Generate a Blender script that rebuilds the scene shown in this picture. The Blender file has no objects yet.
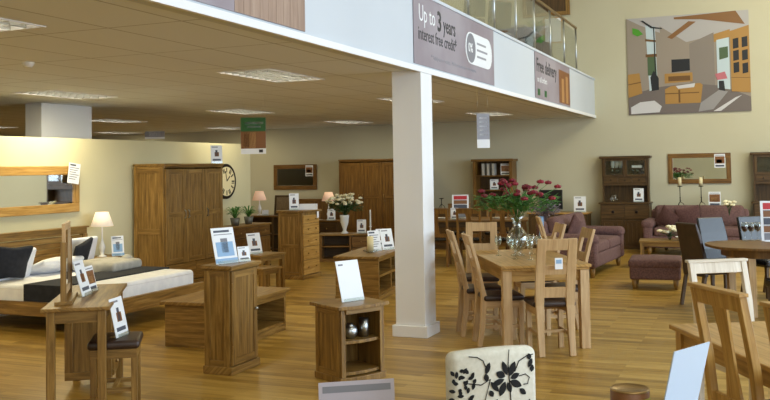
import bpy, bmesh, math, random
from math import sin, cos, pi, radians as R
from mathutils import Vector, Matrix, Euler
random.seed(7)
scn = bpy.context.scene
COL = scn.collection

# ---------------------------------------------------------------- camera
cam_d = bpy.data.cameras.new('camera'); cam = bpy.data.objects.new('camera', cam_d); COL.objects.link(cam)
YAW, PITCH, ROLL, FPX = .39908, .03965, -.01693, 888.7
fw = Vector((-sin(YAW)*cos(PITCH), cos(YAW)*cos(PITCH), sin(PITCH)))
rt = Vector((cos(YAW), sin(YAW), 0)); up = rt.cross(fw)
rt2 = cos(ROLL)*rt + sin(ROLL)*up; up2 = -sin(ROLL)*rt + cos(ROLL)*up
cam.matrix_world = Matrix(((rt2.x, up2.x, -fw.x, 0), (rt2.y, up2.y, -fw.y, 0), (rt2.z, up2.z, -fw.z, 1.7), (0, 0, 0, 1)))
cam_d.sensor_width = 36; cam_d.lens = FPX*36/770
cam_d.shift_y = (132.65-200)/770
cam_d.clip_end = 200
scn.camera = cam
scn.view_settings.view_transform = 'Standard'; scn.view_settings.look = 'None'
scn.view_settings.gamma = 1; scn.view_settings.use_curve_mapping = False
scn.view_settings.exposure = 0.3
scn.cycles.use_denoising = True
scn.cycles.max_bounces = 8; scn.cycles.transparent_max_bounces = 12
scn.cycles.sample_clamp_indirect = 4
scn.cycles.caustics_reflective = False; scn.cycles.caustics_refractive = False

# ---------------------------------------------------------------- world and light
w = bpy.data.worlds.new('sky'); scn.world = w; w.use_nodes = True
bg = w.node_tree.nodes['Background']; bg.inputs[0].default_value = (.62, .78, 1, 1); bg.inputs[1].default_value = 1.2

def area(name, loc, direction, sx, sy, power, color):
    d = bpy.data.lights.new(name, 'AREA'); d.shape = 'RECTANGLE'; d.size = sx; d.size_y = sy
    d.energy = power; d.color = color
    o = bpy.data.objects.new(name, d); COL.objects.link(o); o.location = loc
    o.rotation_euler = Vector(direction).to_track_quat('-Z', 'Y').to_euler()
    return o
# daylight through the glazed shop front on the right and behind the camera
area('daylight_side', (6.8, 7.5, 2.7), (-1, 0, -.12), 14, 4.2, 880, (.7, .85, 1))
area('daylight_front', (3.2, -3.8, 2.5), (-.1, 1, -.1), 6.6, 3.6, 210, (.86, .93, 1))
# unseen fill lights added over the void to brighten the back wall
area('void_fill_near', (2.0, 3.5, 6.3), (0, 0, -1), 2.4, 5, 60, (1, .95, .7))
area('void_fill_far', (1.5, 15, 6.3), (-.1, .25, -1), 3, 5, 290, (1, .95, .68))

area('mezzanine_fill', (-7.5, 12, 6.4), (0, 0, -1), 5, 9, 130, (1, .95, .72))  # unseen fill light added upstairs to brighten the upper wall

# ---------------------------------------------------------------- materials
def mat(name, col, rough=.6, metal=0, emit=None, estr=1, alpha=None, trans=0, ior=1.45, spec=None):
    m = bpy.data.materials.new(name); m.use_nodes = True
    b = m.node_tree.nodes['Principled BSDF']
    b.inputs['Base Color'].default_value = (*col, 1); b.inputs['Roughness'].default_value = rough
    b.inputs['Metallic'].default_value = metal
    if emit: b.inputs['Emission Color'].default_value = (*emit, 1); b.inputs['Emission Strength'].default_value = estr
    if trans: b.inputs['Transmission Weight'].default_value = trans; b.inputs['IOR'].default_value = ior
    if spec is not None: b.inputs['Specular IOR Level'].default_value = spec
    return m
def s2l(r, g, b):
    f = lambda c: (c/255/12.92) if c <= 10 else ((c/255+.055)/1.055)**2.4
    return (f(r), f(g), f(b))
def nodes(m): return m.node_tree.nodes, m.node_tree.links, m.node_tree.nodes['Principled BSDF']
def mixramp(m, fac_socket, stops, to='Base Color'):
    N, L, b = nodes(m); r = N.new('ShaderNodeValToRGB')
    e = r.color_ramp.elements
    while len(e) < len(stops): e.new(.5)
    for k, (p, c) in enumerate(stops): e[k].position = p; e[k].color = (*c, 1)
    L.new(fac_socket, r.inputs[0]); L.new(r.outputs[0], b.inputs[to]); return r
def wood(name, lo, mid, hi, rough=.42, sc=1.0):
    m = mat(name, mid, rough); N, L, b = nodes(m)
    uv = N.new('ShaderNodeUVMap'); uv.uv_map = 'uv'
    mp = N.new('ShaderNodeMapping'); mp.inputs['Scale'].default_value = (1.6*sc, 22*sc, 1)
    n = N.new('ShaderNodeTexNoise'); n.inputs['Scale'].default_value = 1.4; n.inputs['Detail'].default_value = 5; n.inputs['Roughness'].default_value = .62; n.inputs['Distortion'].default_value = .7
    L.new(uv.outputs[0], mp.inputs[0]); L.new(mp.outputs[0], n.inputs['Vector'])
    mixramp(m, n.outputs[0], [(.28, lo), (.5, mid), (.72, hi)])
    bp = N.new('ShaderNodeBump'); bp.inputs['Strength'].default_value = .08; L.new(n.outputs[0], bp.inputs['Height']); L.new(bp.outputs[0], b.inputs['Normal'])
    return m
def noisy(name, a, c, scale=6, rough=.8, bump=0, detail=3):
    m = mat(name, a, rough); N, L, b = nodes(m)
    tc = N.new('ShaderNodeTexCoord'); n = N.new('ShaderNodeTexNoise'); n.inputs['Scale'].default_value = scale; n.inputs['Detail'].default_value = detail
    L.new(tc.outputs['Object'], n.inputs['Vector']); mixramp(m, n.outputs[0], [(.35, a), (.65, c)])
    if bump:
        bp = N.new('ShaderNodeBump'); bp.inputs['Strength'].default_value = bump; L.new(n.outputs[0], bp.inputs['Height']); L.new(bp.outputs[0], b.inputs['Normal'])
    return m
M = {}
M['oak'] = wood('golden_oak', s2l(88, 60, 20), s2l(134, 100, 46), s2l(168, 132, 72))
M['pale_oak'] = wood('pale_oak', s2l(172, 138, 96), s2l(192, 158, 114), s2l(208, 178, 134), .5)
M['lit_oak'] = wood('light_paled_oak', s2l(196, 180, 158), s2l(220, 208, 190), s2l(236, 226, 212), .5)  # oak made pale: light caught by the chair is put into its colour
M['bright_oak'] = wood('varnished_oak', s2l(140, 102, 44), s2l(180, 138, 72), s2l(202, 164, 98), .35)
M['dark_oak'] = wood('dark_oak', s2l(52, 36, 16), s2l(80, 57, 28), s2l(102, 76, 40))
M['brown_oak'] = wood('brown_oak', s2l(78, 52, 18), s2l(116, 80, 32), s2l(144, 106, 50))
M['cream_wall'] = noisy('wall_paint', s2l(206, 198, 160), s2l(212, 204, 168), .8, .9)
M['grey_wall'] = noisy('back_wall_paint', s2l(196, 190, 164), s2l(200, 195, 170), .8, .9)
M['white_paint'] = noisy('white_paint', s2l(232, 232, 234), s2l(236, 236, 238), .7, .7)
M['fascia_paint'] = noisy('fascia_paint', s2l(198, 204, 212), s2l(202, 208, 216), .7, .7)
M['plaster'] = mat('upper_ceiling_paint', s2l(215, 210, 200), .9)
M['brown_leather'] = noisy('brown_leather', s2l(44, 30, 26), s2l(60, 42, 34), 9, .38, .05)
M['black_leather'] = noisy('black_leather', s2l(22, 22, 26), s2l(32, 32, 36), 9, .25, .04)
M['plum_fabric'] = noisy('plum_fabric', s2l(92, 66, 64), s2l(116, 86, 82), 45, .95, .1)
M['plum_dark'] = noisy('plum_dark_fabric', s2l(82, 54, 52), s2l(98, 68, 64), 45, .95, .1)
M['white_linen'] = noisy('white_linen', s2l(232, 232, 236), s2l(242, 242, 244), 10, .9, .05)
M['grey_linen'] = noisy('grey_linen', s2l(170, 166, 156), s2l(190, 186, 176), 10, .9, .05)
M['black_fabric'] = noisy('black_fabric', s2l(24, 26, 34), s2l(36, 38, 46), 16, .9, .05)
M['cream_fabric'] = noisy('cream_fabric', s2l(214, 210, 194), s2l(224, 220, 206), 60, .95, .05)
M['black_print'] = mat('black_flock', s2l(20, 20, 22), .9)
M['metal'] = mat('brushed_steel', s2l(180, 184, 186), .3, 1)
M['iron'] = mat('dark_iron', s2l(42, 34, 30), .5, .6)
M['brass'] = mat('aged_brass', s2l(168, 138, 90), .35, .8)
def clear(name, tint):
    m = bpy.data.materials.new(name); m.use_nodes = True; N = m.node_tree.nodes; L = m.node_tree.links; N.remove(N['Principled BSDF'])
    tr = N.new('ShaderNodeBsdfTransparent'); tr.inputs[0].default_value = (*tint, 1); g = N.new('ShaderNodeBsdfGlossy'); g.inputs['Roughness'].default_value = .03
    fr = N.new('ShaderNodeMapRange'); lw = N.new('ShaderNodeLayerWeight'); lw.inputs[0].default_value = .25; fr.inputs['To Min'].default_value = .06; fr.inputs['To Max'].default_value = .75; L.new(lw.outputs['Facing'], fr.inputs[0]); mx = N.new('ShaderNodeMixShader')
    L.new(fr.outputs[0], mx.inputs[0]); L.new(tr.outputs[0], mx.inputs[1]); L.new(g.outputs[0], mx.inputs[2]); L.new(mx.outputs[0], N['Material Output'].inputs[0]); return m
M['glass'] = clear('clear_glass', (.93, .96, .94))
M['mirror'] = mat('mirror_glass', (.86, .88, .86), .02, 1)
M['white_card'] = mat('white_card', s2l(236, 238, 242), .5)
M['blue_card'] = mat('pale_blue_card', s2l(140, 176, 214), .5)
M['grey_card'] = mat('grey_card', s2l(150, 150, 160), .5)
M['ink'] = mat('dark_ink', s2l(40, 42, 50), .5)
M['lilac_card'] = mat('lilac_grey_card', s2l(186, 178, 188), .5)
M['soft_ink'] = mat('soft_ink', s2l(74, 78, 92), .5)
M['grey_ink'] = mat('grey_ink', s2l(130, 130, 138), .6)
M['brown_photo'] = mat('brown_photo', s2l(130, 84, 46), .5)
M['tan_photo'] = mat('tan_photo', s2l(176, 130, 80), .5)
M['red_ink'] = mat('red_ink', s2l(190, 40, 48), .5)
M['green_ink'] = mat('green_ink', s2l(36, 92, 44), .5)
M['wax'] = mat('cream_wax', s2l(226, 212, 168), .5)
M['ceramic'] = mat('white_ceramic', s2l(228, 228, 224), .25)
M['shade'] = mat('pleated_shade', s2l(240, 226, 206), .8, emit=s2l(255, 232, 200), estr=.35)
M['pink_shade'] = mat('lit_shade', s2l(240, 205, 180), .8, emit=s2l(255, 200, 160), estr=.2)
M['leaf'] = noisy('green_leaf', s2l(44, 96, 36), s2l(84, 138, 56), 20, .6)
M['dark_leaf'] = noisy('dark_leaf', s2l(30, 66, 32), s2l(62, 98, 44), 20, .6)
M['red_petal'] = noisy('red_petal', s2l(92, 10, 28), s2l(150, 22, 44), 20, .6)
M['cream_petal'] = noisy('cream_petal', s2l(226, 216, 176), s2l(240, 234, 206), 20, .6)
M['lavender'] = noisy('lavender', s2l(104, 92, 104), s2l(134, 124, 132), 20, .8)
M['black_plastic'] = mat('black_plastic', s2l(18, 20, 24), .3)
M['slate'] = mat('slate_fabric', s2l(56, 64, 62), .8)
M['pot'] = mat('zinc_pot', s2l(120, 122, 116), .5, .5)
M['dark_gap'] = mat('shadow_gap', s2l(24, 18, 12), .9)

# floor: oak laminate strips
fm = mat('oak_laminate', s2l(190, 142, 86), .3); N, L, b = nodes(fm)
tc = N.new('ShaderNodeTexCoord'); mp = N.new('ShaderNodeMapping'); mp.inputs['Scale'].default_value = (1, 1, 1)
br = N.new('ShaderNodeTexBrick'); br.inputs['Scale'].default_value = 1; br.inputs['Brick Width'].default_value = 1.1; br.inputs['Row Height'].default_value = .095
br.inputs['Mortar Size'].default_value = .0012; br.inputs['Color1'].default_value = (.2, .2, .2, 1); br.inputs['Color2'].default_value = (.8, .8, .8, 1); br.inputs['Mortar'].default_value = (.15, .15, .15, 1)
br.offset = .37; br.inputs['Bias'].default_value = 0
mp2 = N.new('ShaderNodeMapping'); mp2.inputs['Scale'].default_value = (1.3, 14, 1)
ns = N.new('ShaderNodeTexNoise'); ns.inputs['Scale'].default_value = 1.6; ns.inputs['Detail'].default_value = 5
mx = N.new('ShaderNodeMath'); mx.operation = 'MULTIPLY_ADD'; mx.inputs[1].default_value = .5
sb = N.new('ShaderNodeMath'); sb.operation = 'MULTIPLY'; sb.inputs[1].default_value = .62
L.new(tc.outputs['Object'], mp.inputs[0]); L.new(mp.outputs[0], br.inputs['Vector']); L.new(tc.outputs['Object'], mp2.inputs[0]); L.new(mp2.outputs[0], ns.inputs['Vector'])
L.new(ns.outputs[0], sb.inputs[0]); L.new(br.outputs['Color'], mx.inputs[0]); L.new(sb.outputs[0], mx.inputs[2])
mixramp(fm, mx.outputs[0], [(.24, s2l(104, 74, 20)), (.5, s2l(160, 123, 50)), (.76, s2l(194, 158, 82))])
b.inputs['Roughness'].default_value = .32
M['floor'] = fm
# suspended ceiling tiles
cm = mat('ceiling_tile', s2l(206, 186, 152), .9); N, L, b = nodes(cm)
tc = N.new('ShaderNodeTexCoord'); br = N.new('ShaderNodeTexBrick'); br.offset = 0
mp = N.new('ShaderNodeMapping'); mp.inputs['Location'].default_value = (.45, .0, 0)
br.inputs['Scale'].default_value = 1; br.inputs['Brick Width'].default_value = .6; br.inputs['Row Height'].default_value = 1.2; br.inputs['Mortar Size'].default_value = .009
br.inputs['Color1'].default_value = (*s2l(224, 228, 230), 1); br.inputs['Color2'].default_value = (*s2l(226, 230, 232), 1); br.inputs['Mortar'].default_value = (*s2l(178, 178, 176), 1)
L.new(tc.outputs['Object'], mp.inputs[0]); L.new(mp.outputs[0], br.inputs['Vector']); L.new(br.outputs['Color'], b.inputs['Base Color'])
M['tile'] = cm

# ---------------------------------------------------------------- mesh builder
class MB:
    def __init__(s): s.v = []; s.f = []; s.uv = []; s.mi = []; s.sm = []; s.m = 0; s.X = Matrix.Identity(4)
    def add(s, vs, fs, uvs=None, smooth=False):
        o = len(s.v); s.v += [s.X @ Vector(p) for p in vs]
        ru, rv = random.random()*7, random.random()*7
        for f in fs:
            s.f.append([o+i for i in f]); s.mi.append(s.m); s.sm.append(smooth)
            for i in f:
                if uvs: s.uv.append((uvs[i][0]+ru, uvs[i][1]+rv))
                else:
                    p = vs[i]; s.uv.append((p[2]+ru, p[0]+p[1]+rv))
    def box(s, c, d, rot=None, taper=None):
        hx, hy, hz = d[0]/2, d[1]/2, d[2]/2
        P = [Vector((x, y, z)) for x in (-hx, hx) for y in (-hy, hy) for z in (-hz, hz)]
        if taper:
            for p in P:
                if p.z < 0: p.x *= taper; p.y *= taper
        a = max(range(3), key=lambda i: d[i]); o = [i for i in range(3) if i != a]
        U = [(p[a], p[o[0]]+p[o[1]]) for p in P]
        E = Euler(rot) if rot else None
        V = [(E.to_matrix() @ p if E else p)+Vector(c) for p in P]
        s.add(V, [(0, 1, 3, 2), (4, 6, 7, 5), (0, 4, 5, 1), (2, 3, 7, 6), (0, 2, 6, 4), (1, 5, 7, 3)], U); return s
    def b2(s, x0, x1, y0, y1, z0, z1): return s.box(((x0+x1)/2, (y0+y1)/2, (z0+z1)/2), (x1-x0, y1-y0, z1-z0))
    def cyl(s, a, b, r1, r2=None, n=14, cap=True):
        r2 = r1 if r2 is None else r2; a = Vector(a); b = Vector(b); d = (b-a); ln = d.length; q = d.to_track_quat('Z', 'Y').to_matrix()
        V = []; U = []
        for k, (p, r) in enumerate(((a, r1), (b, r2))):
            for i in range(n): t = 2*pi*i/n; V.append(p+q @ Vector((r*cos(t), r*sin(t), 0))); U.append((k*ln, r*t))
        s.add(V, [(i, (i+1) % n, n+(i+1) % n, n+i) for i in range(n)], U, True)
        if cap: s.add(V, [tuple(range(n))[::-1], tuple(range(n, 2*n))], U)
        return s
    def lathe(s, prof, c=(0, 0, 0), n=20):
        V = []; F = []; k = len(prof)
        for i in range(n):
            t = 2*pi*i/n
            for r, z in prof: V.append((c[0]+r*cos(t), c[1]+r*sin(t), c[2]+z))
        for i in range(n):
            for j in range(k-1): F.append((i*k+j, ((i+1) % n)*k+j, ((i+1) % n)*k+j+1, i*k+j+1))
        s.add(V, F, None, True); return s
    def sweep(s, path, ax, wd, th):   # rectangular section along a path; ax = width direction
        P = [Vector(p) for p in path]; ax = Vector(ax).normalized(); V = []; U = []; d = 0
        for i, p in enumerate(P):
            t = (P[min(i+1, len(P)-1)]-P[max(i-1, 0)]).normalized(); nn = t.cross(ax).normalized()
            if i: d += (p-P[i-1]).length
            ww = wd[i] if isinstance(wd, (list, tuple)) else wd; tt = th[i] if isinstance(th, (list, tuple)) else th
            for a_, b_ in ((-1, -1), (1, -1), (1, 1), (-1, 1)): V.append(p+ax*ww/2*a_+nn*tt/2*b_); U.append((d, a_*ww/2+b_*tt/2))
        F = [(0, 3, 2, 1), tuple(range(len(V)-4, len(V)))]
        for i in range(len(P)-1):
            for j in range(4): k = (j+1) % 4; F.append((i*4+j, i*4+k, i*4+4+k, i*4+4+j))
        s.add(V, F, U); return s
    def tube(s, path, r, n=8):
        P = [Vector(p) for p in path]; V = []
        for i, p in enumerate(P):
            t = (P[min(i+1, len(P)-1)]-P[max(i-1, 0)]).normalized(); q = t.to_track_quat('Z', 'Y').to_matrix(); rr = r[i] if isinstance(r, (list, tuple)) else r
            for k in range(n): V.append(p+q @ Vector((rr*cos(2*pi*k/n), rr*sin(2*pi*k/n), 0)))
        F = [(i*n+k, i*n+(k+1) % n, (i+1)*n+(k+1) % n, (i+1)*n+k) for i in range(len(P)-1) for k in range(n)]
        F += [tuple(range(n))[::-1], tuple(range(len(V)-n, len(V)))]
        s.add(V, F, None, True); return s
    def rbox(s, c, d, r, puff=0, rot=None, n=3):   # rounded, optionally plump, block
        h = [x/2 for x in d]; r = min(r, min(h)*.999)
        def line(hh):
            o = [hh-r+r*math.tan(pi/4*k/n) for k in range(n+1)]; inner = [(hh-r)*t for t in (-.5, 0, .5)]
            return [-x for x in o[::-1]]+inner+o
        G = [line(x) for x in h]; E = Euler(rot).to_matrix() if rot else Matrix.Identity(3); V = []; F = []; idx = {}
        def vert(p):
            k = tuple(round(x, 6) for x in p)
            if k in idx: return idx[k]
            q = Vector([max(-(h[i]-r), min(h[i]-r, p[i])) for i in range(3)]); dd = Vector(p)-q
            if dd.length > 1e-9: q = q+dd.normalized()*r
            if puff:
                i = min(range(3), key=lambda j: d[j]); o = [j for j in range(3) if j != i]
                q[i] += (1 if q[i] > 0 else -1)*puff*max(0, (1-(q[o[0]]/h[o[0]])**2)*(1-(q[o[1]]/h[o[1]])**2))
            V.append(E @ q+Vector(c)); idx[k] = len(V)-1; return idx[k]
        for a in range(3):
            o = [i for i in range(3) if i != a]
            for sg in (-1, 1):
                A, B = G[o[0]], G[o[1]]
                for i in range(len(A)-1):
                    for j in range(len(B)-1):
                        q = []
                        for (x, y) in ((A[i], B[j]), (A[i+1], B[j]), (A[i+1], B[j+1]), (A[i], B[j+1])):
                            p = [0, 0, 0]; p[a] = sg*h[a]; p[o[0]] = x; p[o[1]] = y; q.append(vert(p))
                        flip = (sg > 0) != (a == 1)
                        F.append(tuple(q) if flip else tuple(q[::-1]))
        s.add(V, F, None, True); return s
    def prism(s, pts, y0, y1):      # outline in local XZ, thickness along Y
        n = len(pts); V = [(x, y0, z) for x, z in pts]+[(x, y1, z) for x, z in pts]
        s.add(V, [tuple(range(n)), tuple(range(2*n-1, n-1, -1))]+[(i, n+i, n+(i+1) % n, (i+1) % n) for i in range(n)]); return s
    def slab(s, pts, z0, z1):       # outline in local XY
        n = len(pts); V = [(x, y, z0) for x, y in pts]+[(x, y, z1) for x, y in pts]
        s.add(V, [tuple(range(n))[::-1], tuple(range(n, 2*n))]+[(i, (i+1) % n, n+(i+1) % n, n+i) for i in range(n)]); return s
    def ball(s, c, r, n=8, sq=(1, 1, 1)):
        V = []; F = []; m = n//2+1
        for j in range(m+1):
            a = pi*j/m
            for i in range(n): t = 2*pi*i/n; V.append((c[0]+r*sq[0]*sin(a)*cos(t), c[1]+r*sq[1]*sin(a)*sin(t), c[2]+r*sq[2]*cos(a)))
        for j in range(m):
            for i in range(n): F.append((j*n+i, (j+1)*n+i, (j+1)*n+(i+1) % n, j*n+(i+1) % n))
        s.add(V, F, None, True); return s
    def quad(s, a, b, c, d): s.add([a, b, c, d], [(0, 1, 2, 3)]); return s
    def build(s, name, mats, parent=None, bevel=0):
        me = bpy.data.meshes.new(name); me.from_pydata([tuple(p) for p in s.v], [], s.f)
        for m in (mats if isinstance(mats, (list, tuple)) else [mats]): me.materials.append(M[m] if isinstance(m, str) else m)
        l = me.uv_layers.new(name='uv'); l.data.foreach_set('uv', [x for u in s.uv for x in u])
        me.polygons.foreach_set('material_index', s.mi); me.polygons.foreach_set('use_smooth', s.sm); me.update()
        if any(s.sm):
            bm = bmesh.new(); bm.from_mesh(me); bmesh.ops.remove_doubles(bm, verts=bm.verts, dist=1e-6); bm.to_mesh(me); bm.free()
        o = bpy.data.objects.new(name, me); COL.objects.link(o)
        if parent: o.parent = parent
        if bevel:
            b = o.modifiers.new('bevel', 'BEVEL'); b.width = bevel; b.segments = 2; b.limit_method = 'ANGLE'
        return o
def each(name, m, parent, boxes, bevel=0):
    for q in boxes: MB().b2(*q).build(name, m, parent, bevel)
def tag(o, label=None, cat=None, group=None, kind=None):
    if label: o['label'] = label
    if cat: o['category'] = cat
    if group: o['group'] = group
    if kind: o['kind'] = kind
    return o
def thing(name, label, cat, loc, rz=0, group=None):
    o = bpy.data.objects.new(name, None); COL.objects.link(o); o.empty_display_size = .1
    o.location = loc; o.rotation_euler = (0, 0, R(rz)); return tag(o, label, cat, group)
def kids(o): return [c for c in bpy.data.objects if c.parent == o]
def copy_tree(o, parent=None):
    c = o.copy(); COL.objects.link(c)
    if parent: c.parent = parent
    for k in kids(o): copy_tree(k, c)
    return c
def dup(o, loc, rz, label, group=None):
    c = copy_tree(o); c.location = loc; c.rotation_euler = (0, 0, R(rz)); c['label'] = label
    if group: c['group'] = group
    return c
def corner(X, Y, w, d, rz, sx=-1, sy=-1):    # origin of a w x d footprint whose local (sx,sy) corner stands at X,Y
    a = R(rz); lx, ly = sx*w/2, sy*d/2
    return (X-(lx*cos(a)-ly*sin(a)), Y-(lx*sin(a)+ly*cos(a)), 0)
def text(name, body, size, loc, rot, m, parent=None, bold=0, sx=1, align='LEFT'):
    cu = bpy.data.curves.new(name, 'FONT'); cu.body = body; cu.size = size; cu.offset = bold; cu.extrude = .0008; cu.align_x = align; cu.resolution_u = 2
    t = bpy.data.objects.new(name, cu); COL.objects.link(t); dg = bpy.context.evaluated_depsgraph_get()
    me = bpy.data.meshes.new_from_object(t.evaluated_get(dg)); bpy.data.objects.remove(t)
    me.materials.clear(); me.materials.append(M[m])
    o = bpy.data.objects.new(name, me); COL.objects.link(o); o.location = loc; o.rotation_euler = rot; o.scale = (sx, 1, 1)
    if parent: o.parent = parent
    return o
# ================================================================ the setting
def struct(name, mb, m, bevel=0): return tag(mb.build(name, m, None, bevel), kind='structure')
ZC = 2.68; XF = -3.14; YB = 18.7
struct('floor', MB().b2(-20, 7, -4, YB, -.2, 0), 'floor')
struct('wall_back', MB().b2(-20, 7, YB, YB+.2, 0, 6.6), 'grey_wall')
struct('wall_far_left', MB().b2(-20.2, -20, -4, YB, 0, 6.6), 'grey_wall')
ww = MB()
for y0, y1 in ((-4, .4), (3.8, 4.2), (7.6, 8), (11.4, 11.8), (15, YB)): ww.b2(7, 7.2, y0, y1, 0, 6.6)
for y0, y1 in ((.4, 3.8), (4.2, 7.6), (8, 11.4), (11.8, 15)): ww.b2(7, 7.2, y0, y1, 0, .4); ww.b2(7, 7.2, y0, y1, 4.9, 6.6)
struct('wall_right', ww, 'cream_wall')
for k, (y0, y1) in enumerate(((.4, 3.8), (4.2, 7.6), (8, 11.4), (11.8, 15))):
    f = MB(); f.b2(7.05, 7.13, y0, y0+.06, .4, 4.9).b2(7.05, 7.13, y1-.06, y1, .4, 4.9).b2(7.05, 7.13, y0+.06, y1-.06, .4, .46).b2(7.05, 7.13, y0+.06, y1-.06, 4.84, 4.9).b2(7.05, 7.13, y0+.06, y1-.06, 2.5, 2.58).b2(7.05, 7.13, (y0+y1)/2-.03, (y0+y1)/2+.03, .46, 2.5)
    o = struct('window_%d' % (k+1), f, 'metal')
    MB().b2(7.085, 7.095, y0+.06, y1-.06, .46, 4.84).build('pane', 'glass', o)
struct('wall_front', MB().b2(-20, 7, -4.2, -4, 0, 6.6), 'cream_wall')
struct('ceiling_high', MB().b2(-20, 7, -4, YB, 6.6, 6.8), 'plaster')
LX = [-4.65, -7.95, -11.25, -14.55]; LY = {-4.65: [3.95, 8.05, 12.05, 16.1], -7.95: [4.5, 8.65, 12.7, 16.9], -11.25: [13.5, 17.4], -14.55: [5.4, 9.5, 13.5, 17.6]}
cl = MB(); xs = [-20]+[e for x in LX[::-1] for e in (x-.3, x+.3)]+[XF-.16]
for a_, b_ in zip(xs[::2], xs[1::2]): cl.b2(a_, b_, -4, YB, ZC, ZC+.04)
for x in LX:
    e = [-4]+[q for y in LY[x] for q in (y-.6, y+.6)]+[YB]
    for a_, b_ in zip(e[::2], e[1::2]): cl.b2(x-.3, x+.3, a_, b_, ZC, ZC+.04)
struct('ceiling', cl, 'tile')
struct('floor_mezzanine', MB().b2(-20, XF-.16, -4, YB, ZC+.14, 3.44), 'plaster')
struct('wall_fascia', MB().b2(XF-.16, XF, -4, YB, ZC, 3.47).b2(XF-.2, XF+.02, -4, YB, 3.45, 3.485), 'fascia_paint')
struct('trim_1', MB().b2(XF-.012, XF+.022, -4, YB, ZC-.02, ZC+.035), 'white_paint')
struct('column', MB().b2(-3.445, XF+.012, 8.37, 8.69, 0, ZC), 'white_paint', .004)
struct('baseboard_column', MB().b2(-3.475, -3.098, 8.34, 8.72, 0, .115), 'white_paint', .006)
struct('wall_partition', MB().b2(-8.56, -8.45, -4, 13.78, 0, 2.165), 'cream_wall')
struct('column_boxed', MB().b2(-9.42, -9.13, 9.45, 10.45, 0, ZC), 'white_paint')
struct('baseboard_partition', MB().b2(-8.45, -8.43, -4, 13.78, 0, .1), 'white_paint')
struct('baseboard_back', MB().b2(-20, 7, YB-.02, YB, 0, .1), 'white_paint')
# upper window at the back wall over the mezzanine
o = struct('window_5', MB().b2(-3.68, -3.6, YB-.07, YB-.01, 4.86, 5.9).b2(-4.6, -4.52, YB-.07, YB-.01, 4.86, 5.9).b2(-4.52, -3.68, YB-.07, YB-.01, 4.86, 4.94).b2(-4.52, -3.68, YB-.07, YB-.01, 5.82, 5.9), 'oak')
MB().b2(-4.52, -3.68, YB-.045, YB-.02, 4.94, 5.82).build('blind', 'dark_oak', o)
# smoke detector on the tiles
d = MB().lathe([(0, -.045), (.035, -.045), (.05, -.02), (.055, 0)], (-5.9, 5.95, ZC)).build('smoke_detector', 'ceramic'); tag(d, 'small round smoke detector on the tiled ceiling at the left', 'smoke detector')

# balustrade
bal = thing('glass_balustrade', 'glass and steel balustrade along the mezzanine edge above the white fascia', 'balustrade', (XF-.1, 0, 3.485))
MB().cyl((0, 6.8, .88), (0, 17.36, .88), .024).build('handrail', 'brass', bal)
ys = [9.204-1.16*2+1.16*k for k in range(10)]
for y in ys: MB().cyl((0, y, 0), (0, y, .86), .017).cyl((0, y, 0), (0, y, .015), .05).cyl((-.0, y-.03, .2), (0, y+.03, .2), .016).cyl((0, y-.03, .7), (0, y+.03, .7), .016).build('post', 'metal', bal)
for y in ys[:-1]: MB().b2(-.005, .005, y+.03, y+1.13, .06, .8).build('glass_panel', 'glass', bal)

# banners on the fascia (facing +X, text runs towards -> +Y)
def banner(name, label, y0, y1, z0=2.735, z1=3.455):
    t = thing(name, label, 'banner', (XF+.004, y0, z0)); return t, y1-y0, z1-z0
rotx = (pi/2, 0, pi/2)
M['banner_grey'] = noisy('banner_grey', s2l(140, 128, 136), s2l(160, 152, 160), 1.2, .6)
M['banner_silver'] = mat('banner_silver', s2l(188, 186, 196), .6)
t, L_, H_ = banner('offer_banner', 'grey banner reading Up to 3 years interest free credit above the white column', 8.2, 11.08)
MB().b2(0, .006, 0, L_, 0, H_).build('sheet', 'banner_grey', t)
text('heading', 'Up to', .25, (.007, .14, .45), rotx, 'white_card', t, 0, .85)
text('heading', '3', .3, (.007, .70, .42), rotx, 'ink', t, .006, 1.0)
text('heading', 'years', .24, (.007, .9, .43), rotx, 'ink', t, .003, .82)
text('subheading', 'interest free credit*', .19, (.007, .12, .26), rotx, 'ink', t, .001, .8)
text('small_print', '* Subject to status. Written details on request.', .07, (.007, .5, .09), rotx, 'grey_card', t, 0, 1.2)
pl = MB(); pts = []
for cx, a0 in ((2.58, -90), (1.86, 90)):
    for k in range(9): a = R(a0+22.5*k); pts.append((cx+.19*cos(a), .37+.19*sin(a)))
pl.X = Matrix(((0, -1, 0, .010), (1, 0, 0, 0), (0, 0, 1, 0), (0, 0, 0, 1))); pl.prism(pts, -.002, .003); pl.build('offer_plaque', 'white_card', t)
rg = MB(); rg.cyl((.012, 1.88, .37), (.015, 1.88, .37), .175, n=24); rg.build('roundel', 'grey_ink', t)
text('roundel_figure', '0%', .15, (.017, 1.76, .32), rotx, 'white_card', t, .003)
for k in range(3): MB().b2(.012, .0135, 2.12, 2.5+.06*(k % 2), .28+.08*k, .305+.08*k).build('plaque_line', 'grey_card', t)
t, L_, H_ = banner('delivery_banner', 'grey banner reading Free delivery near the back wall', 13.36, 16.05)
MB().b2(0, .006, 0, L_, 0, H_).build('sheet', 'banner_grey', t)
text('heading', 'Free delivery', .3, (.007, .1, .42), rotx, 'ink', t, .004, .92)
text('subheading', 'on all orders', .13, (.007, .14, .26), rotx, 'white_card', t, 0, 1)
a = MB(); a.m = 0; a.b2(.0065, .008, 1.75, 2.66, .03, .6); a.m = 1; a.b2(.008, .009, 1.95, 2.15, .05, .46); a.b2(.008, .009, 2.3, 2.5, .05, .52); a.build('print', ['brown_photo', 'tan_photo'], t)
for y_ in (.15, .62): MB().b2(.0065, .008, y_, y_+.16, .05, .15).build('leaf_motif', 'green_ink', t)
t, L_, H_ = banner('furniture_banner', 'grey and wood-grain banner at the top left of the fascia', 3.0, 5.91)
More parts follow.
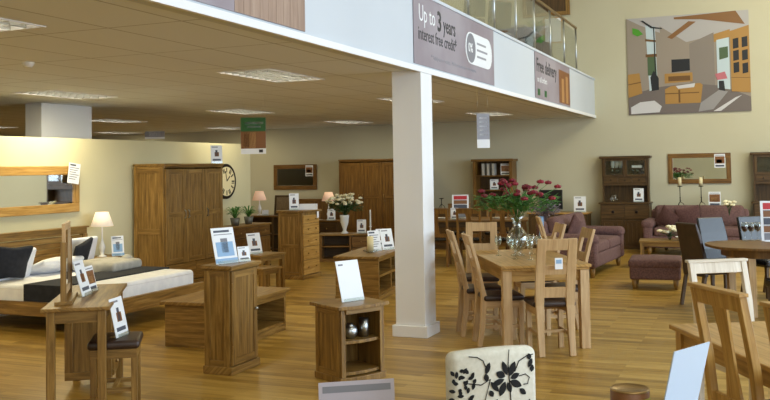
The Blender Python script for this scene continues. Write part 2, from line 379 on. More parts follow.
MB().b2(0, .006, 0, L_, .0, H_).build('sheet', 'banner_grey', t)
M['grain'] = wood('grain_print', s2l(128, 102, 88), s2l(158, 132, 116), s2l(172, 148, 132), .5, .5)
a = MB()
for k in range(9): a.b2(.0065, .009, 1.93+.108*k, 1.93+.108*(k+1)-.002, .002, H_-.002)
a.build('print', 'grain', t)

# recessed louvre lights
M['louvre'] = mat('louvre_metal', s2l(196, 198, 194), .5, .2)
M['pan'] = mat('reflector_pan', s2l(74, 66, 50), .6, .2)
M['tubes'] = mat('fluorescent_diffuser', (.8, .8, .8), .5, emit=s2l(255, 246, 222), estr=10)
def louvre():
    t = thing('ceiling_light', '', 'ceiling light', (0, 0, 0), 0)
    f = MB(); w_, l_ = .298, .598
    for x0, x1, y0, y1 in ((-w_, w_, -l_, -l_+.02), (-w_, w_, l_-.02, l_), (-w_, -w_+.02, -l_+.02, l_-.02), (w_-.02, w_, -l_+.02, l_-.02)): f.b2(x0, x1, y0, y1, -.008, .12)
    f.b2(-w_, w_, -l_, l_, .12, .13)
    f.build('frame', 'white_paint', t)
    g = MB()
    for k in range(1, 4): g.b2(-w_+.02+.139*k-.005, -w_+.02+.139*k+.005, -l_+.02, l_-.02, -.004, .022)
    for k in range(1, 9): g.b2(-w_+.02, w_-.02, -l_+.13*k-.004, -l_+.13*k+.004, -.004, .022)
    g.build('louvre', 'louvre', t)
    MB().b2(-w_+.02, w_-.02, -l_+.02, l_-.02, .11, .118).build('reflector', 'pan', t)
    for x in (-.14, 0, .14): MB().cyl((x, -.54, .098), (x, .54, .098), .008, n=8).build('tube', 'tubes', t)
    d = bpy.data.lights.new('tube_light', 'AREA'); d.shape = 'RECTANGLE'; d.size = .5; d.size_y = 1.1; d.energy = 12; d.color = (1, .89, .58)
    lo = bpy.data.objects.new('tube_light', d); COL.objects.link(lo); lo.parent = t; lo.location = (0, 0, -.012)
    return t
names = {(-4.65, 3.95): 'louvre ceiling light cut by the left edge of the photo, nearest of all',
 (-4.65, 8.05): 'large louvre ceiling light left of the white column, nearest the fascia', (-4.65, 12.05): 'louvre ceiling light just left of the column top, partly hidden by it',
 (-4.65, 16.1): 'louvre ceiling light behind the white column', (-7.95, 8.65): 'louvre ceiling light in front of the boxed pillar at the left',
 (-7.95, 12.7): 'louvre ceiling light above the green hanging poster', (-7.95, 16.9): 'louvre ceiling light over the tall wardrobe by the back wall',
 (-11.25, 13.5): 'louvre ceiling light beyond the partition, just right of the boxed pillar', (-11.25, 17.4): 'louvre ceiling light beyond the partition, next to the back wall',
 (-14.55, 5.4): 'unseen louvre light added beyond the partition to brighten the far wall, nearest and outside the left picture edge', (-14.55, 9.5): 'unseen louvre light added beyond the partition to brighten the far wall, just outside the left picture edge',  # both are unseen and added for their light on the far walls
 (-14.55, 17.6): 'louvre ceiling light farthest away, behind the small hanging sign', (-14.55, 13.5): 'louvre ceiling light left of the boxed pillar beyond the partition'}
L0 = None
for x in LX:
    for y in LY[x]:
        lb = names.get((x, y), 'louvre ceiling light beside the partition wall, left of the picture edge')
        if L0 is None: L0 = louvre(); L0.location = (x, y, ZC); L0['label'] = lb; L0['group'] = 'louvre ceiling lights'
        else:
            c = dup(L0, (x, y, ZC), 0, lb)
            if (x, y) in ((-7.95, 8.65), (-7.95, 4.5)):     # power raised to brighten the partition wall; the nearer light is out of view
                for l_ in kids(c):
                    if l_.type == 'LIGHT': l_.data = l_.data.copy(); l_.data.energy = 38
# ================================================================ furniture builders (front = local -Y)
def panel_door(mb, x0, x1, z0, z1, y, t=.02, st=.06, mid=None):
    mb.b2(x0, x0+st, y, y+t, z0, z1).b2(x1-st, x1, y, y+t, z0, z1)
    mb.b2(x0+st, x1-st, y, y+t, z0, z0+st).b2(x0+st, x1-st, y, y+t, z1-st, z1)
    if mid: mb.b2(x0+st, x1-st, y, y+t, mid-st/2, mid+st/2)
    n = max(2, round((x1-x0-2*st)/.09)); ww_ = (x1-x0-2*st)/n
    for k in range(n): mb.b2(x0+st+ww_*k+.0015, x0+st+ww_*(k+1)-.0015, y+.006, y+t-.002, z0+st, z1-st)
    return mb
def drawer(x0, x1, z0, z1, y, m, parent, knobs=1, hm='brass', pull=False):
    d = MB().b2(x0, x1, y, y+.02, z0, z1).build('drawer', m, parent, .003)
    for k in range(knobs):
        x = x0+(x1-x0)*(k+.5)/knobs if knobs > 1 else (x0+x1)/2; z = (z0+z1)/2
        if pull: MB().lathe([(0, 0), (.03, .0), (.026, .018), (0, .024)], (0, 0, 0), 10).build('pull', hm, d).matrix_world = Matrix.Translation((x, y, z)) @ Euler((pi/2, 0, 0)).to_matrix().to_4x4()
        else: MB().cyl((x, y+.002, z), (x, y-.012, z), .006).ball((x, y-.018, z), .014).build('knob', hm, d)
    return d
def card(name, label, loc, rz, w, h, style='photo', lean=8, stand='acrylic', paper='white_card', group=None):
    t = thing(name, label, 'sign', loc, rz, group); a = R(lean); q = Matrix.Rotation(-a, 4, 'X')
    c = MB(); c.X = q; c.m = 0; c.b2(-w/2, w/2, 0, .004, .004, h+.004)
    def pt(m, x0, x1, z0, z1): c.m = m; c.b2(w*x0-w/2, w*x1-w/2, -.0014, -.0001, .004+h*z0, .004+h*z1)
    mats = [paper, 'grey_ink', 'soft_ink', 'blue_card', 'brown_photo', 'red_ink', 'green_ink', 'tan_photo']
    if style == 'photo': pt(1, .1, .62, .88, .93); pt(4, .33, .7, .38, .62); pt(2, .4, .58, .4, .74); pt(2, .15, .85, .14, .24)
    if style == 'blue': pt(2, .1, .8, .87, .93); pt(1, .1, .9, .8, .82); pt(3, .12, .88, .2, .6); pt(1, .35, .65, .3, .7); pt(3, .0, 1, .02, .14)
    if style == 'pic': pt(4, .06, .94, .3, .82); pt(7, .2, .7, .34, .6); pt(2, .1, .9, .08, .2); pt(1, .1, .9, .88, .92)
    if style == 'text':
        for k in range(6): pt(1, .1, .9-.12*(k % 3), .75-.11*k, .785-.11*k)
        pt(2, .1, .6, .86, .94)
    if style == 'blank': pt(1, .1, .3, .88, .92); 
    if style == 'band': pt(1, .05, .95, .82, .93)
    if style == 'menu':
        for k, mm in enumerate((5, 4, 2, 4, 1)): pt(mm, .1, .9, .84-.19*k-.05, .95-.19*k); pt(1, .1, .8, .78-.19*k-.03, .8-.19*k-.03)
    c.build('printed_card', mats, t)
    if stand == 'acrylic': MB().b2(-w*.45, w*.45, -.012, .07, 0, .003).b2(-w*.45, w*.45, -.012, -.009, .003, .03).build('holder', 'glass', t)
    if stand == 'foot': MB().b2(-w*.4, w*.4, -.03, .06, 0, .01).build('foot', 'white_card', t)
    if stand == 'strut':
        s_ = MB(); s_.add([(-w*.12, .01+h*.7*sin(a), h*.75), (w*.12, .01+h*.7*sin(a), h*.75), (w*.12, h*.45, 0), (-w*.12, h*.45, 0), (-w*.12, .013+h*.7*sin(a), h*.75), (w*.12, .013+h*.7*sin(a), h*.75), (w*.12, h*.453, 0), (-w*.12, h*.453, 0)], [(0, 1, 2, 3), (7, 6, 5, 4), (0, 4, 5, 1), (3, 2, 6, 7), (0, 3, 7, 4), (1, 5, 6, 2)]); s_.build('strut', 'white_card', t)
    return t
def cushion(name, label, loc, rot, w, h, d, m, group=None, ears=True, cat='cushion'):
    mb = MB(); mb.rbox((0, 0, 0), (w, d*.35, h), d*.17, puff=d*.36)
    if ears:
        for i, p in enumerate(mb.v):
            e = abs(p.x)/(w/2)*abs(p.z)/(h/2); p.x *= 1+.06*e; p.z *= 1+.06*e; pin = 1-.07*(1-e)*max(abs(p.x)/(w/2), abs(p.z)/(h/2)); p.x *= pin; p.z *= pin
    o = mb.build(name, m); o.location = loc; o.rotation_euler = rot; return tag(o, label, cat, group)

# ---------------- bed
def bed():
    t = thing('double_bed', 'oak double bed with white mattress and slatted headboard at the left', 'bed', (-7.33, 8.3, 0), 0)
    h = MB(); x0, x1 = -.99, -.94; Y0, Y1 = -1.0, 1.07      # headboard plane (local X = along the bed)
    h.b2(x0, x1, Y0, Y1, .90, .98).b2(x0, x1, Y0+.08, Y1-.08, .62, .68).b2(x0, x1, Y0+.08, Y1-.08, .3, .36)
    for k in range(3): h.b2(x0+.012, x1-.012, Y0+.08, Y1-.08, .685+.07*k, .75+.07*k)
    h.b2(x0+.012, x1-.012, Y0+.08, Y1-.08, .36, .62).b2(x0-.01, x1+.01, Y0, Y0+.08, 0, .9).b2(x0-.01, x1+.01, Y1-.08, Y1, 0, .9).b2(x0-.015, x1+.02, Y0-.02, Y1+.02, .98, 1.0)
    h.build('headboard', 'oak', t, .004)
    f = MB().b2(.95, 1.0, -.98, .93, .18, .345); f.build('foot_rail', 'oak', t, .006)
    for y in (-.965, .9): MB().b2(-.94, .95, y, y+.03, .18, .33).build('side_rail', 'oak', t, .005)
    for x in (.9, ): 
        for y in (-.9, .85): MB().box((x, y, .09), (.08, .08, .18)).build('leg', 'oak', t)
    MB().b2(-.94, .95, -.93, .9, .2, .24).build('slat_base', 'oak', t)
    return t
bed()
mt = MB(); mt.rbox((0, 0, 0), (1.88, 1.8, .25), .045); o = mt.build('mattress', 'white_linen'); o.location = (-7.38, 8.285, .37); tag(o, 'thick white mattress on the oak double bed', 'mattress')
pm = MB()
for y in (-.9, .9): pm.tube([(-.9, y, .085), (.9, y, .085)], .006, 6)
pm.tube([(.94, -.86, .085), (.94, .86, .085)], .006, 6).tube([(.94, -.86, -.085), (.94, .86, -.085)], .006, 6); q = pm.build('piping', 'white_linen', o)
rn = MB(); rn.b2(-.27, .27, -.92, .92, .0, .014).b2(-.27, .27, -.925, -.905, -.2, .014).b2(-.27, .27, .905, .925, -.2, .014); o = rn.build('bed_runner', 'black_fabric', None, .005); o.location = (-7.1, 8.285, .497); tag(o, 'black bed runner folded across the white mattress', 'bed runner')
for k, (y, x, lb) in enumerate(((7.78, -8.02, 'white pillow leaning behind the black cushion at the left of the bed'), (8.42, -7.98, 'white pillow lying on the middle of the bed beside the table mirror'), )):
    cushion('pillow', lb, (x+.02, y, .585+.05*(k == 0)), (R(70 if k else 20), 0, R(88)), .66, .42, .17, 'white_linen', ears=False, cat='pillow')
cushion('pillow', 'white pillow behind the right black cushion at the headboard', (-8.08, 9.05, .70), (R(14), 0, R(90)), .5, .36, .13, 'white_linen', ears=False, cat='pillow')
cushion('scatter_cushion', 'square black cushion at the far left of the bed', (-7.84, 7.66, .70), (R(20), R(3), R(84)), .44, .38, .15, 'black_fabric', 'black cushions on the bed')
cushion('scatter_cushion', 'square black cushion right of the table mirror, tilted on its corner', (-7.86, 8.8, .69), (R(24), R(-14), R(100)), .36, .34, .13, 'black_fabric', 'black cushions on the bed')
pd = MB(); pd.rbox((0, 0, 0), (.62, .62, .12), .05, puff=.03); o = pd.build('folded_blanket', 'grey_linen'); o.location = (-7.5, 8.86, .555); o.rotation_euler = (0, 0, R(5)); tag(o, 'folded pale grey blanket on the right side of the bed', 'blanket')
th_ = MB(); th_.tube([(-.02, -.12, .02), (0, -.05, .1), (.02, 0, .13), (.0, .06, .10), (.03, .1, .03), (.05, .14, .0)], [.05, .055, .05, .06, .05, .03], 10).ball((.04, .16, .02), .05); o = th_.build('throw', 'grey_linen'); o.location = (-7.75, 9.06, .52); 
o.location = (-7.35, 9.02, .50); tag(o, 'crumpled cream throw at the far edge of the bed below the lamp', 'throw')

# ---------------- bedside table + lamp
t = thing('bedside_table', 'small oak bedside table beyond the bed carrying the lamp', 'bedside table', (-8.2, 9.65, 0), 90)
c = MB().b2(-.22, .22, -.19, .2, .04, .54); c.build('body', 'oak', t, .003); MB().b2(-.24, .24, -.22, .21, .54, .57).build('top', 'oak', t, .004); MB().b2(-.23, .23, -.2, .2, 0, .05).build('plinth', 'oak', t)
for z in (.1, .32): drawer(-.2, .2, z, z+.19, -.21, 'oak', t)
def lamp(name, label, loc, h, m):
    t = thing(name, label, 'lamp', loc, 0)
    MB().lathe([(0, 0), (.06, 0), (.06, .012), (.02, .03), (.03, .08), (.045, .13), (.022, .2), (.012, .24), (.012, h-.1), (0, h-.1)]).build('base', 'ceramic', t)
    MB().lathe([(.15, h-.19), (.085, h), (.082, h), (.147, h-.19), (.15, h-.19)], n=28).build('lamp_shade', m, t)
    return t
lamp('table_lamp', 'white table lamp with a tapered cream shade beside the bed', (-8.2, 9.58, .57), .6, 'shade')
card('price_card', 'blue and white card standing under the bedside lamp', (-8.03, 9.7, .57), 60, .17, .27, 'blue')

# ---------------- frames and mirrors
def wall_mirror(name, label, cx, cy, cz, w, h, rz, fw_, m, t_=.03, tilt=0):
    t = thing(name, label, 'mirror', (cx, cy, cz), rz)
    f = MB().b2(-w/2, w/2, -t_, 0, h/2-fw_, h/2).b2(-w/2, w/2, -t_, 0, -h/2, -h/2+fw_).b2(-w/2, -w/2+fw_, -t_, 0, -h/2+fw_, h/2-fw_).b2(w/2-fw_, w/2, -t_, 0, -h/2+fw_, h/2-fw_)
    f.build('frame', m, t, .006); MB().b2(-w/2+fw_-.005, w/2-fw_+.005, -t_*.5, -.004, -h/2+fw_-.005, h/2-fw_+.005).build('mirror_glass', 'mirror', t)
    return t
wall_mirror('wall_mirror', 'long oak-framed mirror on the partition wall above the bed', -8.448, 8.35, 1.49, 2.1, .61, 90, .115, 'bright_oak')
card('price_card', 'tilted white card on the right end of the oak mirror over the bed', (-8.38, 9.23, 1.56), 86, .2, .27, 'text', 0, None).rotation_euler[1] = R(8)
wall_mirror('wall_mirror', 'dark oak framed mirror on the back wall above the sofas', -1.125, YB-.002, 1.585, 1.18, .6, 0, .09, 'brown_oak')
wall_mirror('wall_mirror', 'brown-framed mirror on the back wall between clock and column', -10.22, YB-.002, 1.515, 1.16, .6, 0, .1, 'brown_oak')
card('price_card', 'small white card in the corner of the mirror above the sofas', (-.74, YB-.04, 1.59), 0, .2, .27, 'pic', 0, None)
card('price_card', 'small white card in the corner of the back-wall mirror left of the column', (-9.83, YB-.04, 1.53), 0, .2, .26, 'pic', 0, None)
# clock
t = thing('wall_clock', 'large round cream wall clock with dark rim right of the wardrobe', 'clock', (-8.448, 12.955, 1.515), 90)
def ring(mb, r, x, h=.01): return mb.cyl((0, 0, 0), (0, -h, 0), r, n=40)
MB().cyl((0, 0, 0), (0, -.03, 0), .3, n=40).build('case', 'iron', t)
MB().cyl((0, -.03, 0), (0, -.036, 0), .25, n=40).build('face', 'wax', t)
nm = MB()
for k in range(12):
    a = 2*pi*k/12; nm.box((.195*sin(a), -.037, .195*cos(a)), (.022, .003, .08), (0, a, 0))
    if k % 2: nm.box((.195*sin(a+.17), -.037, .195*cos(a+.17)), (.014, .003, .08), (0, a, 0))
nm.build('numerals', 'iron', t)
MB().box((.05, -.04, .05), (.018, .003, .12), (0, R(50), 0)).build('hour_hand', 'iron', t); MB().box((-.025, -.044, .09), (.012, .003, .18), (0, R(-15), 0)).build('minute_hand', 'iron', t)

# ---------------- wardrobes
def wardrobe(name, label, loc, rz, w, d, h, doors, m, drawers=True, hm='brass'):
    t = thing(name, label, 'wardrobe', loc, rz)
    b_ = MB().b2(-w/2, -w/2+.03, -d/2, d/2, .06, h-.05).b2(w/2-.03, w/2, -d/2, d/2, .06, h-.05).b2(-w/2+.03, w/2-.03, d/2-.02, d/2, .06, h-.05).b2(-w/2+.03, w/2-.03, -d/2+.03, d/2-.02, .06, .1)
    for sx in (-1, 1):    # framed side panels
        for y in (-d/2, d/2-.07): b_.b2(min(sx*w/2, sx*(w/2+.012)), max(sx*w/2, sx*(w/2+.012)), y, y+.07, .06, h-.05)
        for z in (.06, h*.44, h-.13): b_.b2(min(sx*w/2, sx*(w/2+.012)), max(sx*w/2, sx*(w/2+.012)), -d/2+.07, d/2-.07, z, z+.08)
    b_.build('body', m, t)
    MB().b2(-w/2-.015, w/2+.015, -d/2-.03, d/2+.01, h-.035, h).b2(-w/2-.005, w/2+.005, -d/2-.015, d/2, h-.06, h-.035).build('cornice', m, t, .008)
    MB().b2(-w/2-.02, w/2+.02, -d/2-.025, d/2, 0, .08).build('plinth', m, t, .005)
    z0 = .36 if drawers else .09; dw = (w-.04)/doors
    for k in range(doors):
        x0 = -w/2+.02+dw*k
        dr = panel_door(MB(), x0+.003, x0+dw-.003, z0, h-.08, -d/2-.022, .022, .075, 1.07).build('door', m, t, .003)
        hx = x0+dw-.045 if k == 0 else x0+.045
        hz_ = 1.07
        MB().tube([(hx, -d/2-.025, hz_-.06), (hx, -d/2-.05, hz_-.045), (hx, -d/2-.05, hz_+.045), (hx, -d/2-.025, hz_+.06)], .008, 6).build('handle', hm, dr)
    if drawers:
        nd = max(2, doors-1)
        for k in range(nd): drawer(-w/2+.025+(w-.05)/nd*k, -w/2+.02+(w-.05)/nd*(k+1), .095, z0-.01, -d/2-.022, m, t, 2, hm)
    return t
wardrobe('wardrobe', 'three-door golden oak wardrobe against the partition wall', (-8.145, 11.26, 0), 90, 1.5, .52, 1.815, 3, 'oak', True, 'metal')
wardrobe('wardrobe', 'tall oak wardrobe on the back wall behind the vase of white flowers', (-7.85, 18.1, 0), 0, 1.56, .56, 1.9, 3, 'brown_oak')
card('price_card', 'white card standing on top of the three-door oak wardrobe', (-7.86, 11.83, 1.815), 55, .19, .28, 'photo', 4)

# ---------------- desk, its mirror, stool
a124 = (cos(R(124)), sin(R(124))); A = (-4.217, 4.973)
t = thing('dressing_table', 'oak dressing table with an inset drawer pedestal in the left foreground', 'desk', (A[0]+.65*a124[0]-.21*cos(R(34)), A[1]+.65*a124[1]-.21*sin(R(34)), 0), 34)
MB().b2(-.23, .23, -.66, .66, .745, .77).build('top', 'oak', t, .006)
for x in (-.17, .17):
    for y in (-.6, .6): MB().box((x, y, .372), (.055, .055, .745)).build('leg', 'oak', t, .003)
MB().b2(-.143, .143, -.615, -.59, .66, .74).b2(-.143, .143, .59, .615, .66, .74).b2(-.185, -.16, -.573, .573, .66, .74).b2(.16, .185, -.573, .573, .66, .74).build('apron', 'oak', t, .002)
MB().b2(-.143, .143, -.62, -.585, .08, .13).build('stretcher', 'oak', t, .003)
p_ = MB().b2(-.195, .15, .2, .57, .09, .655).b2(-.2, .15, .18, .2, .09, .15).b2(-.2, .15, .18, .2, .6, .655).b2(-.2, -.14, .18, .2, .15, .6).b2(.09, .15, .18, .2, .15, .6); p_.build('pedestal', 'oak', t, .002)
for k in range(3): d_ = MB().b2(.15, .168, .21, .55, .11+.18*k, .28+.18*k).build('drawer', 'oak', t); MB().ball((.178, .345, .195+.18*k), .014).build('knob', 'brass', d_)
def onto(A0, rz, x, y, z=0): c_, s_ = cos(R(rz)), sin(R(rz)); return (A0[0]+x*c_-y*s_, A0[1]+x*s_+y*c_, z)
DO = t.location
p = onto(DO, 34, -.12, -.24, .77)
m_ = thing('dressing_mirror', 'upright oak dressing-table mirror seen nearly edge-on on the desk', 'mirror', p, 128)
f = MB().b2(-.23, .23, -.012, .012, .52, .57).b2(-.23, .23, -.012, .012, .06, .11).b2(-.23, -.18, -.012, .012, .11, .52).b2(.18, .23, -.012, .012, .11, .52); f.build('frame', 'pale_oak', m_, .003)
MB().b2(-.185, .185, -.004, .006, .105, .525).build('mirror_glass', 'mirror', m_)
each('upright', 'oak', m_, [(-.262, -.236, -.02, .02, .02, .44), (.236, .262, -.02, .02, .02, .44)], .003); MB().b2(-.27, .27, -.06, .06, 0, .025).build('foot', 'oak', m_, .004)
card('price_card', 'white picture card leaning beside the dressing-table mirror', onto(DO, 34, .0, -.02, .77), 112, .2, .27, 'photo', 16)
card('price_card', 'smaller card just right of the desk mirror, overlapping the bed', onto(DO, 34, .02, .2, .77), 108, .15, .2, 'pic', 14)
t = thing('dressing_stool', 'oak stool with a dark leather seat pad at the desk', 'stool', (-4.37, 5.25, 0), 34)
MB().rbox((0, 0, .475), (.36, .4, .06), .025, puff=.008).build('seat', 'brown_leather', t)
MB().b2(-.16, .16, -.18, -.155, .38, .445).b2(-.16, .16, .155, .18, .38, .445).b2(-.16, -.14, -.155, .155, .38, .445).b2(.14, .16, -.155, .155, .38, .445).build('apron', 'oak', t)
for x in (-.14, .14):
    for y in (-.155, .155): MB().box((x, y, .22), (.042, .042, .44)).build('leg', 'oak', t, .003)
MB().b2(-.12, .12, -.165, -.145, .14, .17).b2(-.12, .12, .145, .165, .14, .17).b2(-.015, .015, -.145, .145, .14, .17).build('stretcher', 'oak', t)
card('price_card', 'card leaning on the leather stool seat beside the desk', (-4.3, 5.24, .512), 104, .2, .28, 'photo', 12)

# ---------------- tall cupboard
o = corner(-4.10, 6.352, .43, .27, 90)
t = thing('narrow_cupboard', 'narrow tall oak cupboard with a single panelled door in the centre left', 'cupboard', o, 90)
b_ = MB().b2(-.205, .205, -.12, .125, .06, .875)
for x0 in (-.2155, .2055): 
    for y in (-.122, .07): b_.b2(x0, x0+.01, y, y+.055, .06, .875)
    for z in (.06, .82): b_.b2(x0, x0+.01, -.067, .07, z, z+.055)
b_.build('body', 'oak', t); MB().b2(-.24, .24, -.165, .15, .875, .905).b2(-.225, .225, -.15, .14, .862, .875).build('top', 'oak', t, .006)
MB().b2(-.228, .228, -.15, .135, 0, .065).build('plinth', 'oak', t, .006)
dr = panel_door(MB(), -.2, .2, .075, .855, -.142, .02, .055).build('door', 'oak', t, .002); MB().ball((.165, -.155, .5), .015).build('knob', 'metal', dr); MB().b2(-.203, -.195, -.148, -.138, .18, .24).b2(-.203, -.195, -.148, -.138, .7, .76).build('hinge', 'brass', dr)
card('price_card', 'blue and white card standing on the narrow oak cupboard', (-4.22, 6.5, .905), 70, .235, .31, 'blue', 15)
card('price_card', 'small card behind the blue one at the edge of the cupboard top', (-4.16, 6.68, .905), 65, .12, .13, 'photo', 12)

# ---------------- low bench / coffee table
o = corner(-4.66, 7.23, 1.15, .76, 92)
t = thing('coffee_table', 'large low oak coffee table with an open shelf behind the cupboard', 'coffee table', o, 92)
MB().b2(-.6, .6, -.41, .41, .405, .44).build('top', 'oak', t, .006)
each('side_panel', 'oak', t, [(-.565, -.53, -.37, .37, .0, .405), (.53, .565, -.37, .37, .0, .405)], .003)
MB().b2(-.53, .53, -.36, .36, .06, .09).build('shelf', 'oak', t); each('rail', 'oak', t, [(-.53, .53, -.37, -.345, .345, .405), (-.53, .53, .345, .37, .345, .405), (-.53, .53, -.37, -.35, .0, .06)], .002); MB().b2(-.53, .53, .1, .12, .09, .345).build('back_panel', 'oak', t)
card('price_card', 'white card standing on the low coffee table behind the cupboard', (-4.75, 7.62, .44), 50, .15, .21, 'text', 9)

# ---------------- nightstand
o = corner(-3.09, 6.36, .42, .36, 60)
t = thing('display_nightstand', 'small open oak nightstand with two shelves in the middle foreground', 'nightstand', o, 60)
for xa, x0 in ((-.21, -.2175), (.19, .2105)):
    s_ = MB().b2(xa, xa+.02, -.17, .18, .05, .585)
    for y in (-.17, .13): s_.b2(x0, x0+.007, y, y+.05, .05, .585)
    for z in (.05, .535): s_.b2(x0, x0+.007, -.12, .13, z, z+.05)
    s_.build('side_panel', 'oak', t, .002)
MB().b2(-.19, .19, .16, .175, .05, .585).build('back_panel', 'oak', t)
def bow(w, d, b, n=10): return [(w/2, d/2), (-w/2, d/2)]+[(-w/2+w*k/n, -d/2-b*(1-(2*k/n-1)**2)) for k in range(n+1)]
MB().slab(bow(.5, .43, .035), .585, .612).build('top', 'oak', t, .004)
MB().slab(bow(.378, .32, .03), .305, .33).build('shelf', 'oak', t, .003); MB().slab(bow(.378, .32, .03), .06, .085).build('shelf', 'oak', t, .003)
MB().b2(-.21, -.17, -.19, -.17, .05, .585).b2(.17, .21, -.19, -.17, .05, .585).b2(-.17, .17, -.205, -.18, .545, .585).build('front_frame', 'oak', t, .002)
MB().slab(bow(.45, .38, .03), 0, .05).build('plinth', 'oak', t, .004)
NS = t.location
card('price_card', 'blank white card leaning on the small open nightstand', onto(NS, 60, .03, -.02, .612), 64, .235, .335, 'blank', 15)
v = MB().lathe([(0, 0), (.03, 0), (.055, .03), (.062, .06), (.05, .095), (.025, .11), (.028, .12), (.02, .112), (0, .1)], n=20).build('round_vase', 'metal'); v.location = onto(NS, 60, -.05, -.08, .33); tag(v, 'round silver pot on the upper nightstand shelf', 'ornament')
v = MB().lathe([(0, 0), (.036, 0), (.04, .15), (.036, .15), (.032, .01), (0, .01)], n=18).build('tumbler', 'metal'); v.location = onto(NS, 60, .08, -.09, .33); tag(v, 'silver beaker beside the round pot on the nightstand shelf', 'ornament')

# ---------------- tv bench by the column
o = corner(-4.53, 10.45, 1.35, .58, 97)
t = thing('tv_bench', 'low oak unit with open shelves just left of the white column', 'tv bench', o, 97)
MB().b2(-.7, .7, -.31, .31, .54, .57).build('top', 'oak', t, .006)
each('side_panel', 'oak', t, [(-.675, -.63, -.29, .29, .04, .54), (.63, .675, -.29, .29, .04, .54)], .003); MB().b2(-.02, .02, -.27, .27, .06, .54).build('divider', 'oak', t, .003)
for z in (.06, .29): MB().b2(-.63, .63, -.27, .27, z, z+.03).build('shelf', 'oak', t)
MB().b2(-.63, .63, .25, .27, .09, .54).build('back_panel', 'oak', t); MB().b2(-.685, .685, -.295, .295, 0, .06).build('plinth', 'oak', t, .004); MB().b2(-.63, .63, -.29, -.27, .5, .54).build('rail', 'oak', t)
d_ = MB().lathe([(0, .0), (.05, 0), (.09, .015), (.1, .03), (.085, .022), (0, .012)], n=20).build('candle_dish', 'glass'); d_.location = (-4.86, 10.95, .57); tag(d_, 'clear glass dish under the pillar candle on the low unit', 'dish')
d_ = MB().lathe([(0, 0), (.044, 0), (.044, .2), (.036, .195), (0, .19)], n=18).build('candle', 'wax'); MB().tube([(0, 0, .19), (.002, 0, .215)], .0025, 5).build('wick', 'ink', d_); d_.location = (-4.86, 10.95, .585); tag(d_, 'thick cream pillar candle on the low unit beside the column', 'candle')
card('price_card', 'white card, left of the pair leaning by the column', (-4.86, 11.15, .57), 62, .2, .28, 'text', 14)
card('price_card', 'white photo card, right of the pair leaning by the column', (-4.77, 11.38, .57), 62, .21, .29, 'photo', 14)
card('price_card', 'white card standing on the low unit behind the cream candle', (-5.0, 11.7, .57), 35, .18, .26, 'photo', 9)
# ---------------- tallboy
o = corner(-6.53, 12.15, .56, .45, 88)
t = thing('chest_of_drawers', 'tall narrow oak chest of drawers between wardrobe and column', 'chest of drawers', o, 88)
b_ = MB().b2(-.26, .26, -.205, .22, .05, 1.03)
for x0 in (-.272, .2605):
    for y in (-.205, .16): b_.b2(x0, x0+.0115, y, y+.06, .05, 1.03)
    for z in (.05, .48, .97): b_.b2(x0, x0+.0115, -.145, .16, z, z+.06)
b_.build('body', 'oak', t); MB().b2(-.3, .3, -.25, .235, 1.03, 1.06).build('top', 'oak', t, .006); MB().b2(-.285, .285, -.235, .23, 0, .06).build('plinth', 'oak', t, .005)
z = .07
for hh in (.23, .2, .19, .17, .13): drawer(-.245, .245, z, z+hh-.008, -.226, 'bright_oak', t, 2, 'brass'); z += hh
card('price_card', 'white photo card on top of the tall chest of drawers', (-6.78, 12.35, 1.06), 35, .15, .26, 'photo', 6)
bx = MB().b2(-.14, .14, -.05, .05, 0, .09).build('gift_box', 'white_card'); bx.location = (-6.64, 12.56, 1.06); bx.rotation_euler = (0, 0, R(20)); tag(bx, 'low white box beside the card on the tall chest', 'box')
tg = MB().b2(-.03, .03, -.003, 0, -.05, .05).build('swing_tag', 'white_card'); tg.location = (-6.505, 12.62, .98); tg.rotation_euler = (0, 0, R(88)); tag(tg, 'small white tag hanging on the side of the tall chest', 'tag')

# ---------------- nest of tables
def small_table(name, label, loc, rz, w, d, h):
    t = thing(name, label, 'side table', loc, rz)
    MB().b2(-w/2, w/2, -d/2, d/2, h-.03, h).build('top', 'oak', t, .004)
    for x in (-1, 1):
        for y in (-1, 1): MB().box((x*(w/2-.04), y*(d/2-.04), (h-.03)/2), (.05, .05, h-.03)).build('leg', 'oak', t, .002)
    MB().b2(-w/2+.065, w/2-.065, -d/2+.03, -d/2+.05, h-.09, h-.03).b2(-w/2+.065, w/2-.065, d/2-.05, d/2-.03, h-.09, h-.03).b2(-w/2+.03, -w/2+.05, -d/2+.065, d/2-.065, h-.09, h-.03).b2(w/2-.05, w/2-.03, -d/2+.065, d/2-.065, h-.09, h-.03).build('apron', 'oak', t); return t
small_table('nest_table', 'taller oak nest table carrying a card, between cupboard and tall chest', (-6.62, 11.15, 0), 80, .55, .36, .5)
small_table('nest_table', 'lower oak nest table pulled out in front of the taller one', (-6.36, 10.72, 0), 80, .4, .3, .36)
card('price_card', 'white card standing on the taller nest table', (-6.7, 11.06, .5), 66, .23, .3, 'photo', 15)

